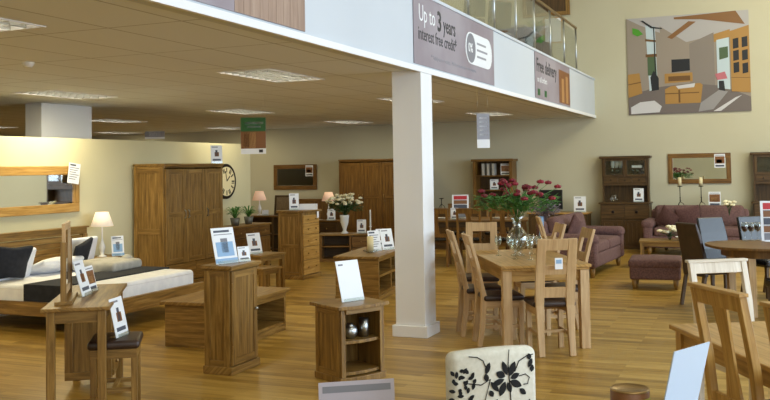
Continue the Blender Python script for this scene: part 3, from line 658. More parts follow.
# ---------------- sideboard with plants
t = thing('sideboard', 'low oak sideboard with two potted plants right of the wardrobe', 'sideboard', (-8.2, 13.1, 0), 90)
MB().b2(-.6, .6, -.18, .2, .05, .74).build('body', 'dark_oak', t); MB().b2(-.64, .64, -.21, .21, .74, .77).build('top', 'oak', t, .004); MB().b2(-.61, .61, -.2, .2, 0, .05).build('plinth', 'dark_oak', t)
for k in range(3): panel_door(MB(), -.59+.395*k, -.2+.395*k, .07, .55, -.2, .019, .05).build('door', 'brown_oak', t); drawer(-.59+.395*k, -.2+.395*k, .57, .73, -.2, 'brown_oak', t)
def plant(label, loc, seed, r=.16, h=.2, group='green plants in zinc pots'):
    random.seed(seed); t = thing('potted_plant', label, 'plant', loc, random.random()*90, group)
    MB().lathe([(0, 0), (.06, 0), (.085, .13), (.08, .13), (.07, .11), (0, .11)], n=16).build('pot', 'pot', t)
    f = MB()
    for k in range(46):
        a = random.random()*2*pi; l = r*(.6+.5*random.random()); hh = h*(.5+.6*random.random()); wd = .012
        P = [(0, 0, .1), (cos(a)*l*.35, sin(a)*l*.35, .1+hh*.7), (cos(a)*l*.75, sin(a)*l*.75, .1+hh), (cos(a)*l*1.1, sin(a)*l*1.1, .1+hh*.85)]
        f.sweep(P, (-sin(a), cos(a), 0), [.006, .016, .016, .002], .002)
    f.build('foliage', 'leaf', t); return t
plant('green leafy plant in a pot, left one on the sideboard beside the wardrobe', (-8.2, 12.87, .77), 3)
plant('green leafy plant in a pot, right one on the sideboard by the partition end', (-8.2, 13.3, .77), 4)
# console beyond the partition
t = thing('console_table', 'dark oak console with shelves holding the small lamp beyond the partition', 'console table', (-9.25, 16.1, 0), 0)
MB().b2(-.85, .85, -.2, .2, .73, .76).build('top', 'brown_oak', t, .004); MB().b2(-.83, .83, -.18, .18, .36, .385).build('shelf', 'dark_oak', t); MB().b2(-.83, .83, -.18, .18, .06, .085).build('shelf', 'dark_oak', t)
for x in (-.83, -.02, .78): MB().b2(x, x+.05, -.19, .19, 0, .73).build('side_panel', 'dark_oak', t)
MB().b2(-.78, .78, .16, .18, .09, .73).build('back_panel', 'dark_oak', t)
lamp('table_lamp', 'small lit lamp with a pinkish shade left of the cane-backed frame', (-9.66, 16.1, .76), .5, 'pink_shade')
t = thing('picture_frame', 'square framed cane panel standing on the console beyond the partition', 'frame', (-9.1, 16.16, .762), 4)
q = Matrix.Rotation(R(-7), 4, 'X'); f = MB(); f.X = q; f.b2(-.24, .24, 0, .03, .37, .41).b2(-.24, .24, 0, .03, 0, .04).b2(-.24, -.2, 0, .03, .04, .37).b2(.2, .24, 0, .03, .04, .37); f.build('frame', 'dark_oak', t)
f = MB(); f.X = q; f.b2(-.2, .2, .01, .02, .04, .37); f.build('cane_panel', noisy('cane', s2l(126, 106, 76), s2l(150, 128, 92), 60, .8), t)
card('price_card', 'small cream card beside the lamp foot on the dark console', (-9.45, 15.97, .762), 15, .14, .11, 'blank', 8)
card('price_card', 'white card on the console left of the tall chest', (-8.78, 15.98, .762-.0), 12, .18, .3, 'photo', 6)
rb = MB().ball((0, 0, .045), .045, 10).build('ornament', 'red_ink'); rb.location = (-8.62, 16.1, .76); tag(rb, 'small red ornament on the console by the tall chest', 'ornament')

# second bed far back, lamp, drawers
t = thing('double_bed', 'oak panelled bed headboard visible behind the tall chest', 'bed', (-9.75, 17.6, 0), 0)
h = MB().b2(-.85, .85, 1.03, 1.08, .94, 1.0).b2(-.85, .85, 1.03, 1.08, .3, .36)
for k in range(11): h.b2(-.79+.1435*k, -.79+.1435*(k+1)-.003, 1.045, 1.07, .36, .94)
h.b2(-.85, -.79, 1.03, 1.08, 0, .94).b2(.79, .85, 1.03, 1.08, 0, .94); h.build('headboard', 'brown_oak', t)
MB().b2(-.8, .8, -.95, 1.02, .15, .3).build('bed_frame', 'brown_oak', t); MB().rbox((0, 0, .42), (1.5, 1.9, .22), .04).build('mattress', 'white_linen', t)
for x in (-.7, .7): MB().box((x, -.88, .075), (.07, .07, .15)).build('leg', 'brown_oak', t)
t = thing('bedside_table', 'dark bedside table under the lamp behind the white flowers', 'bedside table', (-8.55, 17.2, 0), 0)
MB().b2(-.24, .24, -.18, .2, .05, .57).build('body', 'dark_oak', t); MB().b2(-.27, .27, -.2, .2, .57, .6).build('top', 'brown_oak', t); MB().b2(-.25, .25, -.19, .2, 0, .05).build('plinth', 'dark_oak', t)
for z in (.08, .32): drawer(-.22, .22, z, z+.22, -.2, 'dark_oak', t)
lamp('table_lamp', 'lit lamp with a pink shade partly behind the white flowers', (-8.6, 17.2, .6), .6, 'pink_shade')
card('price_card', 'dark photo card under the pink lamp left of the white vase', (-8.48, 17.08, .6), 18, .17, .24, 'photo', 8)

# ---------------- console with white flowers
t = thing('media_unit', 'low dark oak unit with open shelves carrying the white flower vase', 'media unit', (-7.12, 15.0, 0), 20)
MB().b2(-.52, .52, -.23, .23, .47, .5).build('top', 'oak', t, .004); each('side_panel', 'brown_oak', t, [(-.5, -.45, -.21, .21, .05, .47), (.45, .5, -.21, .21, .05, .47)]); MB().b2(.05, .09, -.2, .21, .05, .47).build('divider', 'brown_oak', t)
MB().b2(-.45, .45, .19, .21, .05, .47).build('back_panel', 'dark_oak', t); MB().b2(-.45, .05, -.2, .19, .26, .28).build('shelf', 'brown_oak', t); MB().b2(-.51, .51, -.22, .22, 0, .05).build('plinth', 'brown_oak', t)
for z in (.06, .26): drawer(.1, .45, z, z+.19, -.21, 'brown_oak', t)
def vase_white(loc):
    v = MB().lathe([(0, 0), (.07, 0), (.07, .01), (.03, .05), (.035, .08), (.075, .2), (.085, .3), (.09, .34), (.083, .34), (.07, .2), (0, .08)], n=24).build('urn_vase', 'ceramic'); v.location = loc
    return tag(v, 'tall white footed vase holding the white flowers', 'vase')
vase_white((-7.15, 14.95, .5))
def bouquet(label, loc, seed, spread, h, nb, petal, leaf, r=.045, nl=160, lean=(0, 0), zf=.55):
    random.seed(seed); t = thing('flower_bouquet', label, 'flowers', loc)
    f = MB(); heads = []
    for k in range(nb):
        a = 2*pi*k/nb+random.random()*.5; q = spread*(.25+.75*random.random()); zz = h*(.52+.48*random.random())*(1-.25*(q/spread)**2)
        P = (cos(a)*q+lean[0], sin(a)*q*.8+lean[1], zz); f.tube([(0, 0, -.05), (P[0]*.3, P[1]*.3, zz*.5), P], .003, 5); heads.append(P)
    for k in range(nl):
        a = random.random()*2*pi; q = spread*random.random()**.6*.95; z = h*(.18+.5*random.random()*zf*1.6); c = Vector((cos(a)*q, sin(a)*q*.8, z)); d = Vector((cos(a), sin(a), random.uniform(-.5, .8))).normalized(); s_ = random.uniform(.03, .06)
        sd = d.cross(Vector((0, 0, 1))).normalized()*s_*.32
        f.add([c-d*s_, c+sd, c+d*s_, c-sd, c+Vector((0, 0, .006))], [(0, 1, 4), (1, 2, 4), (2, 3, 4), (3, 0, 4), (0, 3, 2, 1)])
    f.build('foliage', leaf, t)
    for (x, y, z) in heads:
        b_ = MB()
        for j in range(6):
            a = 2*pi*j/6+x*9; b_.ball((x+cos(a)*r*.55, y+sin(a)*r*.55, z+.01), r*.62, 6, (1, 1, .85))
        b_.ball((x, y, z+.018), r*.5, 6); b_.build('bloom', petal, t)
    return t
bouquet('cream and white flowers in the white footed vase', (-7.13, 14.95, .84), 5, .36, .4, 56, 'cream_petal', 'dark_leaf', .036, 420)
card('price_card', 'white card standing on the flower vase unit', (-6.83, 15.0, .5), 20, .17, .25, 'photo', 8)
c_ = MB().lathe([(0, 0), (.045, 0), (.04, .02), (.014, .05), (.014, .1), (.03, .12), (.016, .13), (.014, .42), (0, .43)], n=14).build('tall_candle', 'ceramic'); c_.location = (-6.72, 15.16, .5); tag(c_, 'slender white candle on the unit right of the flowers', 'candle')

# ================================================================ dining set in the middle
V_ = (cos(R(118)), sin(R(118))); U_ = (cos(R(28)), sin(R(28))); A = (-2.22, 7.95)
def dt(u, v, z=0): return (A[0]+U_[0]*u+V_[0]*v, A[1]+U_[1]*u+V_[1]*v, z)
t = thing('dining_table', 'light oak dining table carrying the red flowers and wine glasses', 'table', dt(.425, .8), 28)
MB().b2(-.425, .425, -.8, .8, .752, .78).b2(-.41, .41, -.785, .785, .728, .75).build('tabletop', 'bright_oak', t, .005)
MB().b2(-.37, .37, -.74, -.715, .63, .727).b2(-.37, .37, .715, .74, .63, .727).b2(-.385, -.36, -.7, .7, .63, .727).b2(.36, .385, -.7, .7, .63, .727).build('apron', 'bright_oak', t, .002)
for x in (-1, 1):
    for y in (-1, 1): MB().box((x*.365, y*.735, .364), (.085, .085, .727)).build('leg', 'pale_oak', t, .004)
def oak_chair(label, loc, rz, group='slab-backed oak chairs around the middle table', H=1.05, m='pale_oak'):   # sitter faces local +Y; back at -Y
    t = thing('dining_chair', label, 'chair', loc, rz, group); w = .36
    def bk(z): # S curve of the back in y
        return -.0-.0*z if z < .45 else -.02-.12*((z-.45)/.6)**1.3
    zs = [0, .2, .45, .6, .75, .9, H]; by = [-.03, 0, .02, -.005, -.035, -.075, -.12]
    for s_ in (-1, 1): MB().sweep([(s_*(w/2-.04), y-.17, z) for y, z in zip(by, zs)], (1, 0, 0), [.055, .06, .075, .085, .085, .08, .08], [.04, .045, .05, .032, .03, .03, .028]).build('back_post', m, t, .004)
    def rail(z0, z1, nm):
        import bisect
        def yy(z):
            for i in range(len(zs)-1):
                if zs[i] <= z <= zs[i+1]: return by[i]+(by[i+1]-by[i])*(z-zs[i])/(zs[i+1]-zs[i])
        MB().sweep([(0, yy(z)-.168, z) for z in (z0, (z0+z1)/2, z1)], (1, 0, 0), w-.155, .024).build(nm, m, t)
    rail(H-.1, H-.004, 'top_rail'); rail(.73, .81, 'middle_rail'); rail(.52, .61, 'lower_rail')
    for s_ in (-1, 1): MB().box((s_*(w/2-.03), .2, .21), (.045, .045, .42)).build('leg', m, t, .003)
    MB().b2(-w/2+.012, w/2-.012, .185, .21, .36, .43).b2(-w/2+.01, -w/2+.034, -.13, .18, .36, .43).b2(w/2-.034, w/2-.01, -.13, .18, .36, .43).build('seat_rail', m, t)
    for s_ in (-1, 1): MB().b2(s_*(w/2-.035)-.01, s_*(w/2-.035)+.01, -.14, .18, .17, .2).build('stretcher', m, t)
    MB().b2(-w/2+.045, w/2-.045, .02, .04, .172, .198).build('stretcher', m, t)
    MB().rbox((0, .035, .455), (w+.03, .385, .05), .02, puff=.012).build('seat', 'brown_leather', t)
    return t
def seat_at(u, v, ang, inward):   # back post line at u,v on the table's own axes
    p = dt(u, v); return p
G = 'slab-backed oak chairs around the middle table'
def place(ch, bx, by_, rz):    # put the chair so the foot of its back stands at bx,by
    a = R(rz); ch.location = (bx-(-(-.17))*sin(a)*1, by_+.17*cos(a), 0); ch.rotation_euler = (0, 0, a)
c0 = oak_chair('oak chair with a small tag on its back at the near end of the table', (0, 0, 0), 28); place(c0, *dt(.43, -.24)[:2], 28)
NC = c0
def nxt(label, bx, by_, rz): c = dup(c0, (0, 0, 0), 0, label); place(c, bx, by_, rz); return c
nxt('oak chair on the left side of the middle table, nearest the camera', *dt(-.13, .42)[:2], -62)
nxt('oak chair on the left side of the middle table, next to the column', *dt(-.20, .95)[:2], -62)
nxt('oak chair at the far end of the middle table, seen front-on', -2.98, 9.86, 196)
nxt('oak chair on the right side of the middle table, half hidden by the tagged chair', *dt(.99, .86)[:2], 118)
nxt('oak chair on the right side of the middle table, farthest from the camera', *dt(.93, 1.66)[:2], 118)
nxt('tall oak chair turned sideways beyond the table, left of the plum sofa', -2.5, 11.15, -70)
tg = MB().b2(-.035, .035, -.002, .0, -.05, .05); tg.m = 1; tg.b2(-.025, .025, -.003, -.002, -.0, .035); tg = tg.build('price_tag', ['white_card', 'blue_card']); tp = dt(.43, -.30); tg.location = (tp[0]+.03, tp[1]-.03, .83); tg.rotation_euler = (0, 0, R(28)); tag(tg, 'small blue and white tag hanging in the near chair back', 'tag')

def wine_glass(label, loc, group, wine=None):
    g = MB().lathe([(0, .0), (.033, .0), (.033, .003), (.004, .008), (.004, .09), (.02, .105), (.036, .14), (.036, .17), (.029, .205), (.0275, .205), (.034, .17), (.034, .14), (.018, .109), (0, .1)], n=16).build('wine_glass', 'glass'); g.location = loc
    return tag(g, label, 'wine glass', group)
gs = [(-.12, .62, 'wine glass at the left of the flower vase'), (.12, .5, 'wine glass in front of the flower vase, left of the two nearest'), (.22, .42, 'wine glass nearest the tagged chair on the middle table'), (.27, .62, 'wine glass between the vase and the tagged chair'), (.3, .85, 'wine glass right of the flower vase base'), (.1, .78, 'wine glass tucked close against the flower vase')]
g0 = wine_glass(gs[0][2], dt(.28-.18, .75, .78), 'wine glasses on the middle table')
pos = [(.19, .98), (.28, .62), (.4, .5), (.52, .6), (.58, .84), (.56, 1.05)]
for k, (u, v) in enumerate(pos):
    if k == 0: g0.location = dt(u, v, .78)
    else: q = g0.copy(); COL.objects.link(q); q.location = dt(u, v, .78); q['label'] = gs[k][2]
vs = MB().lathe([(0, 0), (.07, 0), (.07, .01), (.03, .03), (.06, .06), (.115, .13), (.12, .18), (.08, .25), (.04, .3), (.045, .35), (.085, .42), (.08, .42), (.04, .355), (.035, .3), (.075, .247), (.114, .18), (.11, .13), (.055, .064), (0, .04)], n=28).build('glass_vase', 'glass')
vp = dt(.38, .93, .78); vs.location = vp; tag(vs, 'large round-bellied clear glass vase on the middle dining table', 'vase')
bouquet('big bouquet of red flowers and green leaves in the glass vase', (vp[0], vp[1], 1.17), 11, .46, .4, 30, 'red_petal', 'leaf', .034, 620, (.02, 0), .5)

# ---------------- floral chair, foreground
fl = thing('floral_chair', 'cream dining chair with a black floral print, cut by the bottom edge', 'chair', (-1.025, 3.51, 0), 42)
b_ = MB(); b_.m = 0; b_.rbox((0, 0, .695), (.385, .08, .52), .03)
for p_ in b_.v: p_.z += .012*(1-(p_.x/.2)**2) if p_.z > .7 else 0; p_.x *= 1-(.96-p_.z)*-.0; p_.y += .02*((p_.x)/.2)**2
b_.m = 1; yf = -.0425
def leafp(x, z, ang, l, wd):
    a = R(ang); d = (cos(a), sin(a)); n_ = (-d[1], d[0]); P = []
    for k in range(8): s_ = k/7; P.append((x+d[0]*l*s_+n_[0]*wd*sin(pi*s_)**.8, z+d[1]*l*s_+n_[1]*wd*sin(pi*s_)**.8))
    for k in range(6, 0, -1): s_ = k/7; P.append((x+d[0]*l*s_-n_[0]*wd*sin(pi*s_)**.8, z+d[1]*l*s_-n_[1]*wd*sin(pi*s_)**.8))
    yy = yf+.02*(x/.2)**2-.001
    b_.add([(p[0], yf+.02*(p[0]/.2)**2, p[1]) for p in P], [tuple(range(len(P)))])
def stem(pts, r=.0022):
    b_.tube([(x, yf+.02*(x/.2)**2+.001, z) for x, z in pts], r, 5)
for cx, cz, n_ in ((.045, .845, 8), (-.03, .70, 7), (.13, .68, 6)):
    for k in range(n_): leafp(cx+.014*cos(k*2*pi/n_), cz+.014*sin(k*2*pi/n_), k*360/n_+20, .062 if k % 3 else .045, .012+.003*(k % 2))
for k in range(24): leafp(-.176+.017*(k % 5)+random.uniform(-.007, .007), .785+.024*(k//5)+random.uniform(-.01, .01), random.uniform(0, 180), random.uniform(.018, .03), .0075)
for x, z, a_, l in ((-.05, .87, 70, .05), (-.045, .84, 100, .035), (-.03, .84, -50, .055), (.145, .88, 60, .04), (.155, .91, 110, .028), (.16, .86, 80, .03), (-.02, .78, 120, .03), (.1, .8, -40, .04)): leafp(x, z, a_, l, .011)
stem([(-.12, .945), (-.085, .94), (-.06, .925), (-.05, .90)]); stem([(.08, .87), (.1, .91), (.14, .928), (.17, .93)]); stem([(.1, .85), (.13, .855), (.15, .84), (.14, .815), (.12, .815)]); stem([(-.13, .84), (-.07, .83), (-.03, .85), (-.06, .75), (-.05, .66)]); stem([(.055, .96), (.05, .9), (.06, .75), (.055, .6)])
b_.build('backrest', ['cream_fabric', 'black_print'], fl)
MB().rbox((0, .25, .45), (.44, .46, .1), .035, puff=.01).build('seat', 'cream_fabric', fl)
for x in (-.18, .18): MB().box((x, .42, .2), (.04, .04, .4), taper=.75).build('leg', 'dark_oak', fl); MB().sweep([(x, -.03, 0), (x, .01, .44)], (1, 0, 0), .04, .035).build('leg', 'dark_oak', fl)

# foreground side table with grey sign, low display table with tin and leaning card
t = thing('side_table', 'dark side table under the grey card below the picture edge', 'side table', (-1.56, 3.25, 0), 30)
MB().b2(-.25, .25, -.2, .2, .555, .585).build('top', 'dark_oak', t, .004)
for x in (-.2, .2):
    for y in (-.15, .15): MB().box((x, y, .2775), (.04, .04, .555)).build('leg', 'dark_oak', t)
card('price_card', 'pale grey landscape card standing at the bottom centre edge', (-1.545, 3.33, .585), 34, .315, .24, 'band', 6, 'foot', 'lilac_card')
t = thing('display_table', 'oak display table below the picture edge carrying the tin', 'table', (-.28, 2.85, 0), 10)
MB().b2(-.5, .5, -.35, .35, .75, .78).build('top', 'oak', t, .004)
for x in (-.44, .44):
    for y in (-.29, .29): MB().box((x, y, .375), (.06, .06, .75)).build('leg', 'oak', t)
t = thing('polish_tin', 'round brown and gold tin at the bottom right edge', 'tin', (-.432, 3.12, .786), 20)
MB().lathe([(0, 0), (.063, 0), (.065, .004), (.065, .146), (.063, .15)], n=32).build('can', 'brown_photo', t); MB().lathe([(.063, .148), (.066, .152), (.062, .157), (.056, .15), (0, .149)], n=32).build('lid', 'brass', t)
lb = MB()
for k in range(9): a = R(-75+k*8); lb.box((.0655*cos(a), .0655*sin(a), .08), (.0012, .0095, .1), (0, 0, a))
lb.build('label_patch', mat('tin_label', s2l(172, 168, 66), .5), t)
M['pale_card'] = mat('pale_blue_white_card', s2l(196, 212, 232), .5)
card('price_card', 'large pale blue card leaning back at the lower right beside the chair', (-.30, 3.17, .78), 245, .23, .315, 'plain', 14, 'foot', 'pale_card')
# ================================================================ right foreground dining set
TA = (-.53, 5.52); tv = (cos(R(-62)), sin(R(-62))); tu = (cos(R(28)), sin(R(28)))
def ft(u, v, z=0): return (TA[0]+tu[0]*u+tv[0]*v, TA[1]+tu[1]*u+tv[1]*v, z)
t = thing('dining_table', 'varnished oak dining table at the right edge of the photo', 'table', ft(.45, .85), 28)
MB().b2(-.45, .45, -.85, .85, .722, .75).build('tabletop', 'bright_oak', t, .006)
MB().b2(-.4, .4, -.8, -.775, .63, .72).b2(-.4, .4, .775, .8, .63, .72).b2(-.41, -.385, -.77, .77, .63, .72).b2(.385, .41, -.77, .77, .63, .72).build('apron', 'bright_oak', t, .002)
for x in (-1, 1):
    for y in (-1, 1): MB().box((x*.385, y*.785, .36), (.075, .075, .72)).build('leg', 'bright_oak', t, .003)
def splat_chair(label, bx, by_, rz, m='bright_oak', H=1.08, group='splat-backed chairs at the right table', splat=True):
    t = thing('dining_chair', label, 'chair', (0, 0, 0), rz, group); w = .42; zs = [0, .45, .75, H]; by = [-.02, 0, -.03, -.09]
    for s_ in (-1, 1): MB().sweep([(s_*(w/2-.02), y-.19, z) for y, z in zip(by, zs)], (1, 0, 0), .04, [.035, .045, .042, .038]).build('back_post', m, t, .003)
    def yy(z):
        for i in range(len(zs)-1):
            if zs[i] <= z <= zs[i+1]: return by[i]+(by[i+1]-by[i])*(z-zs[i])/(zs[i+1]-zs[i])-.19
    MB().sweep([(0, yy(z), z) for z in (H-.075, H-.04, H)], (1, 0, 0), w-.078, .024).build('top_rail', m, t, .002); MB().box((0, yy(H)-.002, H+.008), (w+.02, .05, .018)).build('cap_rail', m, t, .003)
    MB().sweep([(0, yy(z), z) for z in (.5, .56)], (1, 0, 0), w-.078, .022).build('lower_rail', m, t)
    if splat:
        MB().sweep([(0, yy(z)+.002, z) for z in (.56, .7, .85, H-.075)], (1, 0, 0), [.12, .08, .085, .12], .014).build('splat', m, t)
        pass
    for s_ in (-1, 1): MB().box((s_*(w/2-.03), .19, .215), (.042, .042, .43)).build('leg', m, t, .003)
    MB().b2(-w/2+.01, w/2-.01, .175, .2, .37, .435).b2(-w/2+.01, -w/2+.032, -.16, .17, .37, .435).b2(w/2-.032, w/2-.01, -.16, .17, .37, .435).build('seat_rail', m, t)
    MB().rbox((0, .01, .46), (w+.02, .4, .05), .02, puff=.01).build('seat', 'black_leather', t)
    place(t, bx, by_, rz); return t
def moved(t, label, bx, by_, rz): c = dup(t, (0, 0, 0), 0, label); place(c, bx, by_, rz); return c
p = ft(-.05, .96)
s1 = splat_chair('varnished oak chair with a wide centre splat beside the right table', p[0], p[1], -55)
tg = MB(); tg.b2(-.035, .035, -.003, 0, -.03, .03); tg.m = 1; tg.b2(-.025, .025, -.004, -.003, -.015, .015); tg = tg.build('price_tag', ['ink', 'green_ink']); tg.location = (p[0]+.04, p[1]+.02, .9); tg.rotation_euler = (0, 0, R(-55)); tag(tg, 'small dark label hanging in the splat-backed chair', 'tag')
p = ft(-.02, 1.62); moved(s1, 'varnished oak chair cut off by the right edge of the photo', p[0]+.0, p[1]+.0, -55)
splat_chair('oak chair with caught light painted into its pale colour and an open back at the far end of the right table', -.24, 6.42, 212, 'lit_oak', 1.02, 'splat-backed chairs at the right table', False)

# ---------------- black leather dining set
t = thing('round_dining_table', 'dark oak dining table with rounded ends among the leather chairs', 'table', (.32, 11.1, 0), 20)
pts = []
for k in range(48): a = 2*pi*k/48; c_, s_ = cos(a), sin(a); pts.append((.95*math.copysign(abs(c_)**.7, c_), .6*math.copysign(abs(s_)**.7, s_)))
MB().slab(pts, .735, .765).build('tabletop', 'brown_oak', t, .006)
MB().slab([(x*.82, y*.78) for x, y in pts], .64, .734).build('apron', 'brown_oak', t)
for x in (-.6, .6):
    for y in (-.33, .33): MB().box((x, y, .32), (.08, .08, .64)).build('leg', 'pale_oak', t, .004)
def leather_chair(label, loc, rz, m, H=.99, group=None):   # front -Y
    t = thing('leather_chair', label, 'chair', loc, rz, group)
    MB().sweep([(0, .17, .36), (0, .19, .6), (0, .235, .8), (0, .29, H)], (1, 0, 0), [.42, .42, .41, .39], [.05, .05, .045, .035]).build('backrest', m, t, .012)
    MB().rbox((0, -.03, .435), (.44, .44, .1), .03, puff=.01).build('seat', m, t)
    for x in (-.18, .18): MB().box((x, -.2, .195), (.04, .04, .39), taper=.7).build('leg', 'dark_oak', t); MB().sweep([(x, .25, 0), (x, .17, .38)], (1, 0, 0), .035, .035).build('leg', 'dark_oak', t)
    return t
leather_chair('tall brown leather chair seen from behind at the left of the dark table', (-.62, 11.3, 0), 130, 'brown_leather')
leather_chair('black leather chair with a shiny back, left of the two facing us', (-.44, 12.0, 0), 42, 'black_leather')
leather_chair('black leather chair with a shiny back, right of the two behind the wine glasses', (.03, 12.32, 0), 42, 'black_leather')
leather_chair('black leather chair tucked under the near side of the dark table', (.3, 10.05, 0), 205, 'black_leather')
for k, (x, y, lb) in enumerate(((-.2, 11.4, 'dark-bowled wine glass, left of the three on the dark table'), (-.13, 11.44, 'dark-bowled wine glass, middle of the three on the dark table'), (-.06, 11.5, 'dark-bowled wine glass, right of the three on the dark table'))):
    q = g0.copy(); COL.objects.link(q); q.location = (x, y, .765); q.scale = (1.1, 1.1, 1.05); q['label'] = lb; q['group'] = 'dark wine glasses on the leather chair table'
    b_ = MB().lathe([(0, .101), (.018, .11), (.0335, .14), (.0335, .165), (0, .165)], n=14).build('wine', mat('red_wine%d' % k, s2l(60, 14, 26), .2), q)
card('menu_board', 'tall printed price list on the table at the right edge', (.13, 11.35, .765), 12, .3, .47, 'menu', 4, 'foot')

# ---------------- sofas
def sofa(name, label, loc, rz, W, D=.9, m='plum_fabric', seats=2, bh=.86):
    t = thing(name, label, 'sofa', loc, rz); aw = .2; iw = W-2*aw
    MB().rbox((0, 0, .25), (W-.06, D-.08, .22), .04).build('base', m, t)
    for s_ in (-1, 1):
        a_ = MB().rbox((s_*(W/2-aw/2), -.02, .36), (aw*.85, D-.06, .42), .05); a_.rbox((s_*(W/2-aw/2+.0), -.03, .57), (aw*1.15, D-.04, .17), .08); a_.build('arm', m, t)
    for k in range(seats):
        x = -iw/2+iw/seats*(k+.5)
        MB().rbox((x, -.08, .43), (iw/seats-.01, D-.22, .16), .05, puff=.03).build('seat_cushion', m, t)
    MB().rbox((0, D/2-.13, .5), (W-.2, .18, .66), .07, rot=(R(-8), 0, 0)).build('back_frame', m, t)
    for k in range(seats):
        x = -iw/2+iw/seats*(k+.5)
        MB().rbox((x, D/2-.27, .68), (iw/seats+.04, .2, bh-.42), .08, puff=.04, rot=(R(-10), 0, 0)).build('back_cushion', m, t)
    for x in (-W/2+.12, W/2-.12):
        for y in (-D/2+.1, D/2-.12): MB().lathe([(0, 0), (.025, 0), (.04, .08), (.042, .15), (0, .15)], (x, y, 0), 12).build('foot', 'oak', t)
    return t
sofa('sofa', 'plum fabric sofa against the back wall below the mirror', (-1.1, 17.55, 0), 0, 1.95)
sofa('sofa', 'plum fabric sofa seen from its end beyond the middle table', (-2.7, 14.45, 0), 86, 2.0, .98)
cushion('scatter_cushion', 'plum cushion, left of the pair on the back-wall sofa', (-1.62, 17.28, .68), (R(15), R(35), R(-6)), .36, .36, .14, 'plum_dark', 'plum cushions on the back-wall sofa')
cushion('scatter_cushion', 'plum cushion, right of the pair on the back-wall sofa', (-1.25, 17.26, .70), (R(18), R(-10), R(5)), .42, .4, .15, 'plum_dark', 'plum cushions on the back-wall sofa')
cushion('scatter_cushion', 'plum cushion on the sofa beyond the middle table', (-2.72, 14.0, .70), (R(15), R(20), R(86)), .38, .36, .14, 'plum_dark')
t = thing('footstool', 'plum fabric footstool on turned oak feet in front of the sofa', 'footstool', (-1.38, 12.8, 0), 4)
MB().rbox((0, 0, .22), (.66, .66, .18), .03).build('base', 'plum_fabric', t); MB().rbox((0, 0, .345), (.69, .69, .12), .045, puff=.03).build('cushion', 'plum_fabric', t)
for x in (-.27, .27):
    for y in (-.27, .27): MB().lathe([(0, 0), (.022, 0), (.035, .06), (.04, .14), (0, .14)], (x, y, 0), 12).build('foot', 'oak', t)
small = small_table('coffee_table', 'small oak coffee table between footstool and back-wall sofa', (-1.38, 15.2, 0), 5, 1.0, .55, .45); small['category'] = 'coffee table'
bw = MB().lathe([(0, 0), (.04, 0), (.1, .05), (.11, .07), (.1, .065), (0, .015)], n=20).build('bowl', 'ceramic'); bw.location = (-1.2, 15.05, .45); tag(bw, 'white bowl on the small coffee table by the sofa', 'bowl')
bouquet('bunch of white flowers lying on the small coffee table', (-1.4, 15.2, .47), 21, .17, .2, 12, 'cream_petal', 'dark_leaf', .045, 30)
bouquet('small bunch of white flowers at the right of the back-wall sofa', (-.55, 17.25, .78), 23, .1, .26, 8, 'cream_petal', 'dark_leaf', .04, 16)

# ---------------- dressers
def dresser(name, label, loc, w, d, h, m='dark_oak'):
    t = thing(name, label, 'dresser', loc, 0); hb = h*.5
    MB().b2(-w/2, w/2, -d/2, d/2, .06, hb-.03).build('base_cabinet', m, t); MB().b2(-w/2-.03, w/2+.03, -d/2-.04, d/2, hb-.03, hb).build('worktop', m, t, .005); MB().b2(-w/2-.02, w/2+.02, -d/2-.02, d/2, 0, .07).build('plinth', m, t)
    u = MB().b2(-w/2+.02, -w/2+.05, -.02, d/2, hb, h-.05).b2(w/2-.05, w/2-.02, -.02, d/2, hb, h-.05).b2(-w/2+.05, w/2-.05, d/2-.02, d/2, hb, h-.05).b2(-w/2+.05, w/2-.05, -.02, d/2-.02, h*.68, h*.71); u.build('hutch', m, t)
    MB().b2(-w/2-.03, w/2+.03, -.07, d/2+.01, h-.05, h).build('cornice', m, t, .008)
    for k in range(3): drawer(-w/2+.055+(w-.11)/3*k, -w/2+.05+(w-.11)/3*(k+1), h*.71, h*.765, -.04, m, t, 1, 'iron')
    MB().b2(-w/2+.05, w/2-.05, -.01, d/2-.02, h*.765, h*.775).b2(-w/2+.05, w/2-.05, .02, d/2-.02, h*.86, h*.87).build('shelf', m, t)
    for s_ in (-1, 1):
        x0, x1 = (-w/2+.05, -.003) if s_ < 0 else (.003, w/2-.05)
        dr = MB().b2(x0, x0+.04, -.04, -.02, h*.775, h-.055).b2(x1-.04, x1, -.04, -.02, h*.775, h-.055).b2(x0+.04, x1-.04, -.04, -.02, h*.775, h*.775+.04).b2(x0+.04, x1-.04, -.04, -.02, h-.095, h-.055).build('door', m, t)
        MB().b2(x0+.038, x1-.038, -.032, -.028, h*.775+.038, h-.093).build('pane', 'glass', dr)
        panel_door(MB(), x0-.03*(s_ < 0), x1+.03*(s_ > 0), .09, hb*.62, -d/2-.02, .019, .055).build('door', m, t)
        drawer(x0-.03*(s_ < 0), x1+.03*(s_ > 0), hb*.65, hb-.05, -d/2-.02, m, t, 1, 'iron', True)
    return t
dresser('display_dresser', 'dark oak glazed dresser against the back wall left of the mirror', (-2.53, 18.46, 0), .95, .44, 1.86)
dresser('display_dresser', 'dark oak glazed dresser at the right edge against the back wall', (.32, 18.46, 0), .95, .44, 1.88)
def stack(name, label, loc, dims, m, cat): b_ = MB().b2(-dims[0]/2, dims[0]/2, -dims[1]/2, dims[1]/2, 0, dims[2]).build(name, m); b_.location = loc; return tag(b_, label, cat)
for k, x in enumerate((-2.79, -2.71, -2.63)):
    pt_ = MB().lathe([(0, 0), (.03, 0), (.045, .08), (.04, .16), (.03, .18), (0, .18)], n=14).build('jar', 'ceramic'); pt_.location = (x, 18.56, 1.617+.0); tag(pt_, ('white jar, %s in the dresser beside the sofa' % ('left of three', 'middle of three', 'right of three')[k]), 'jar', 'white jars in the dresser')
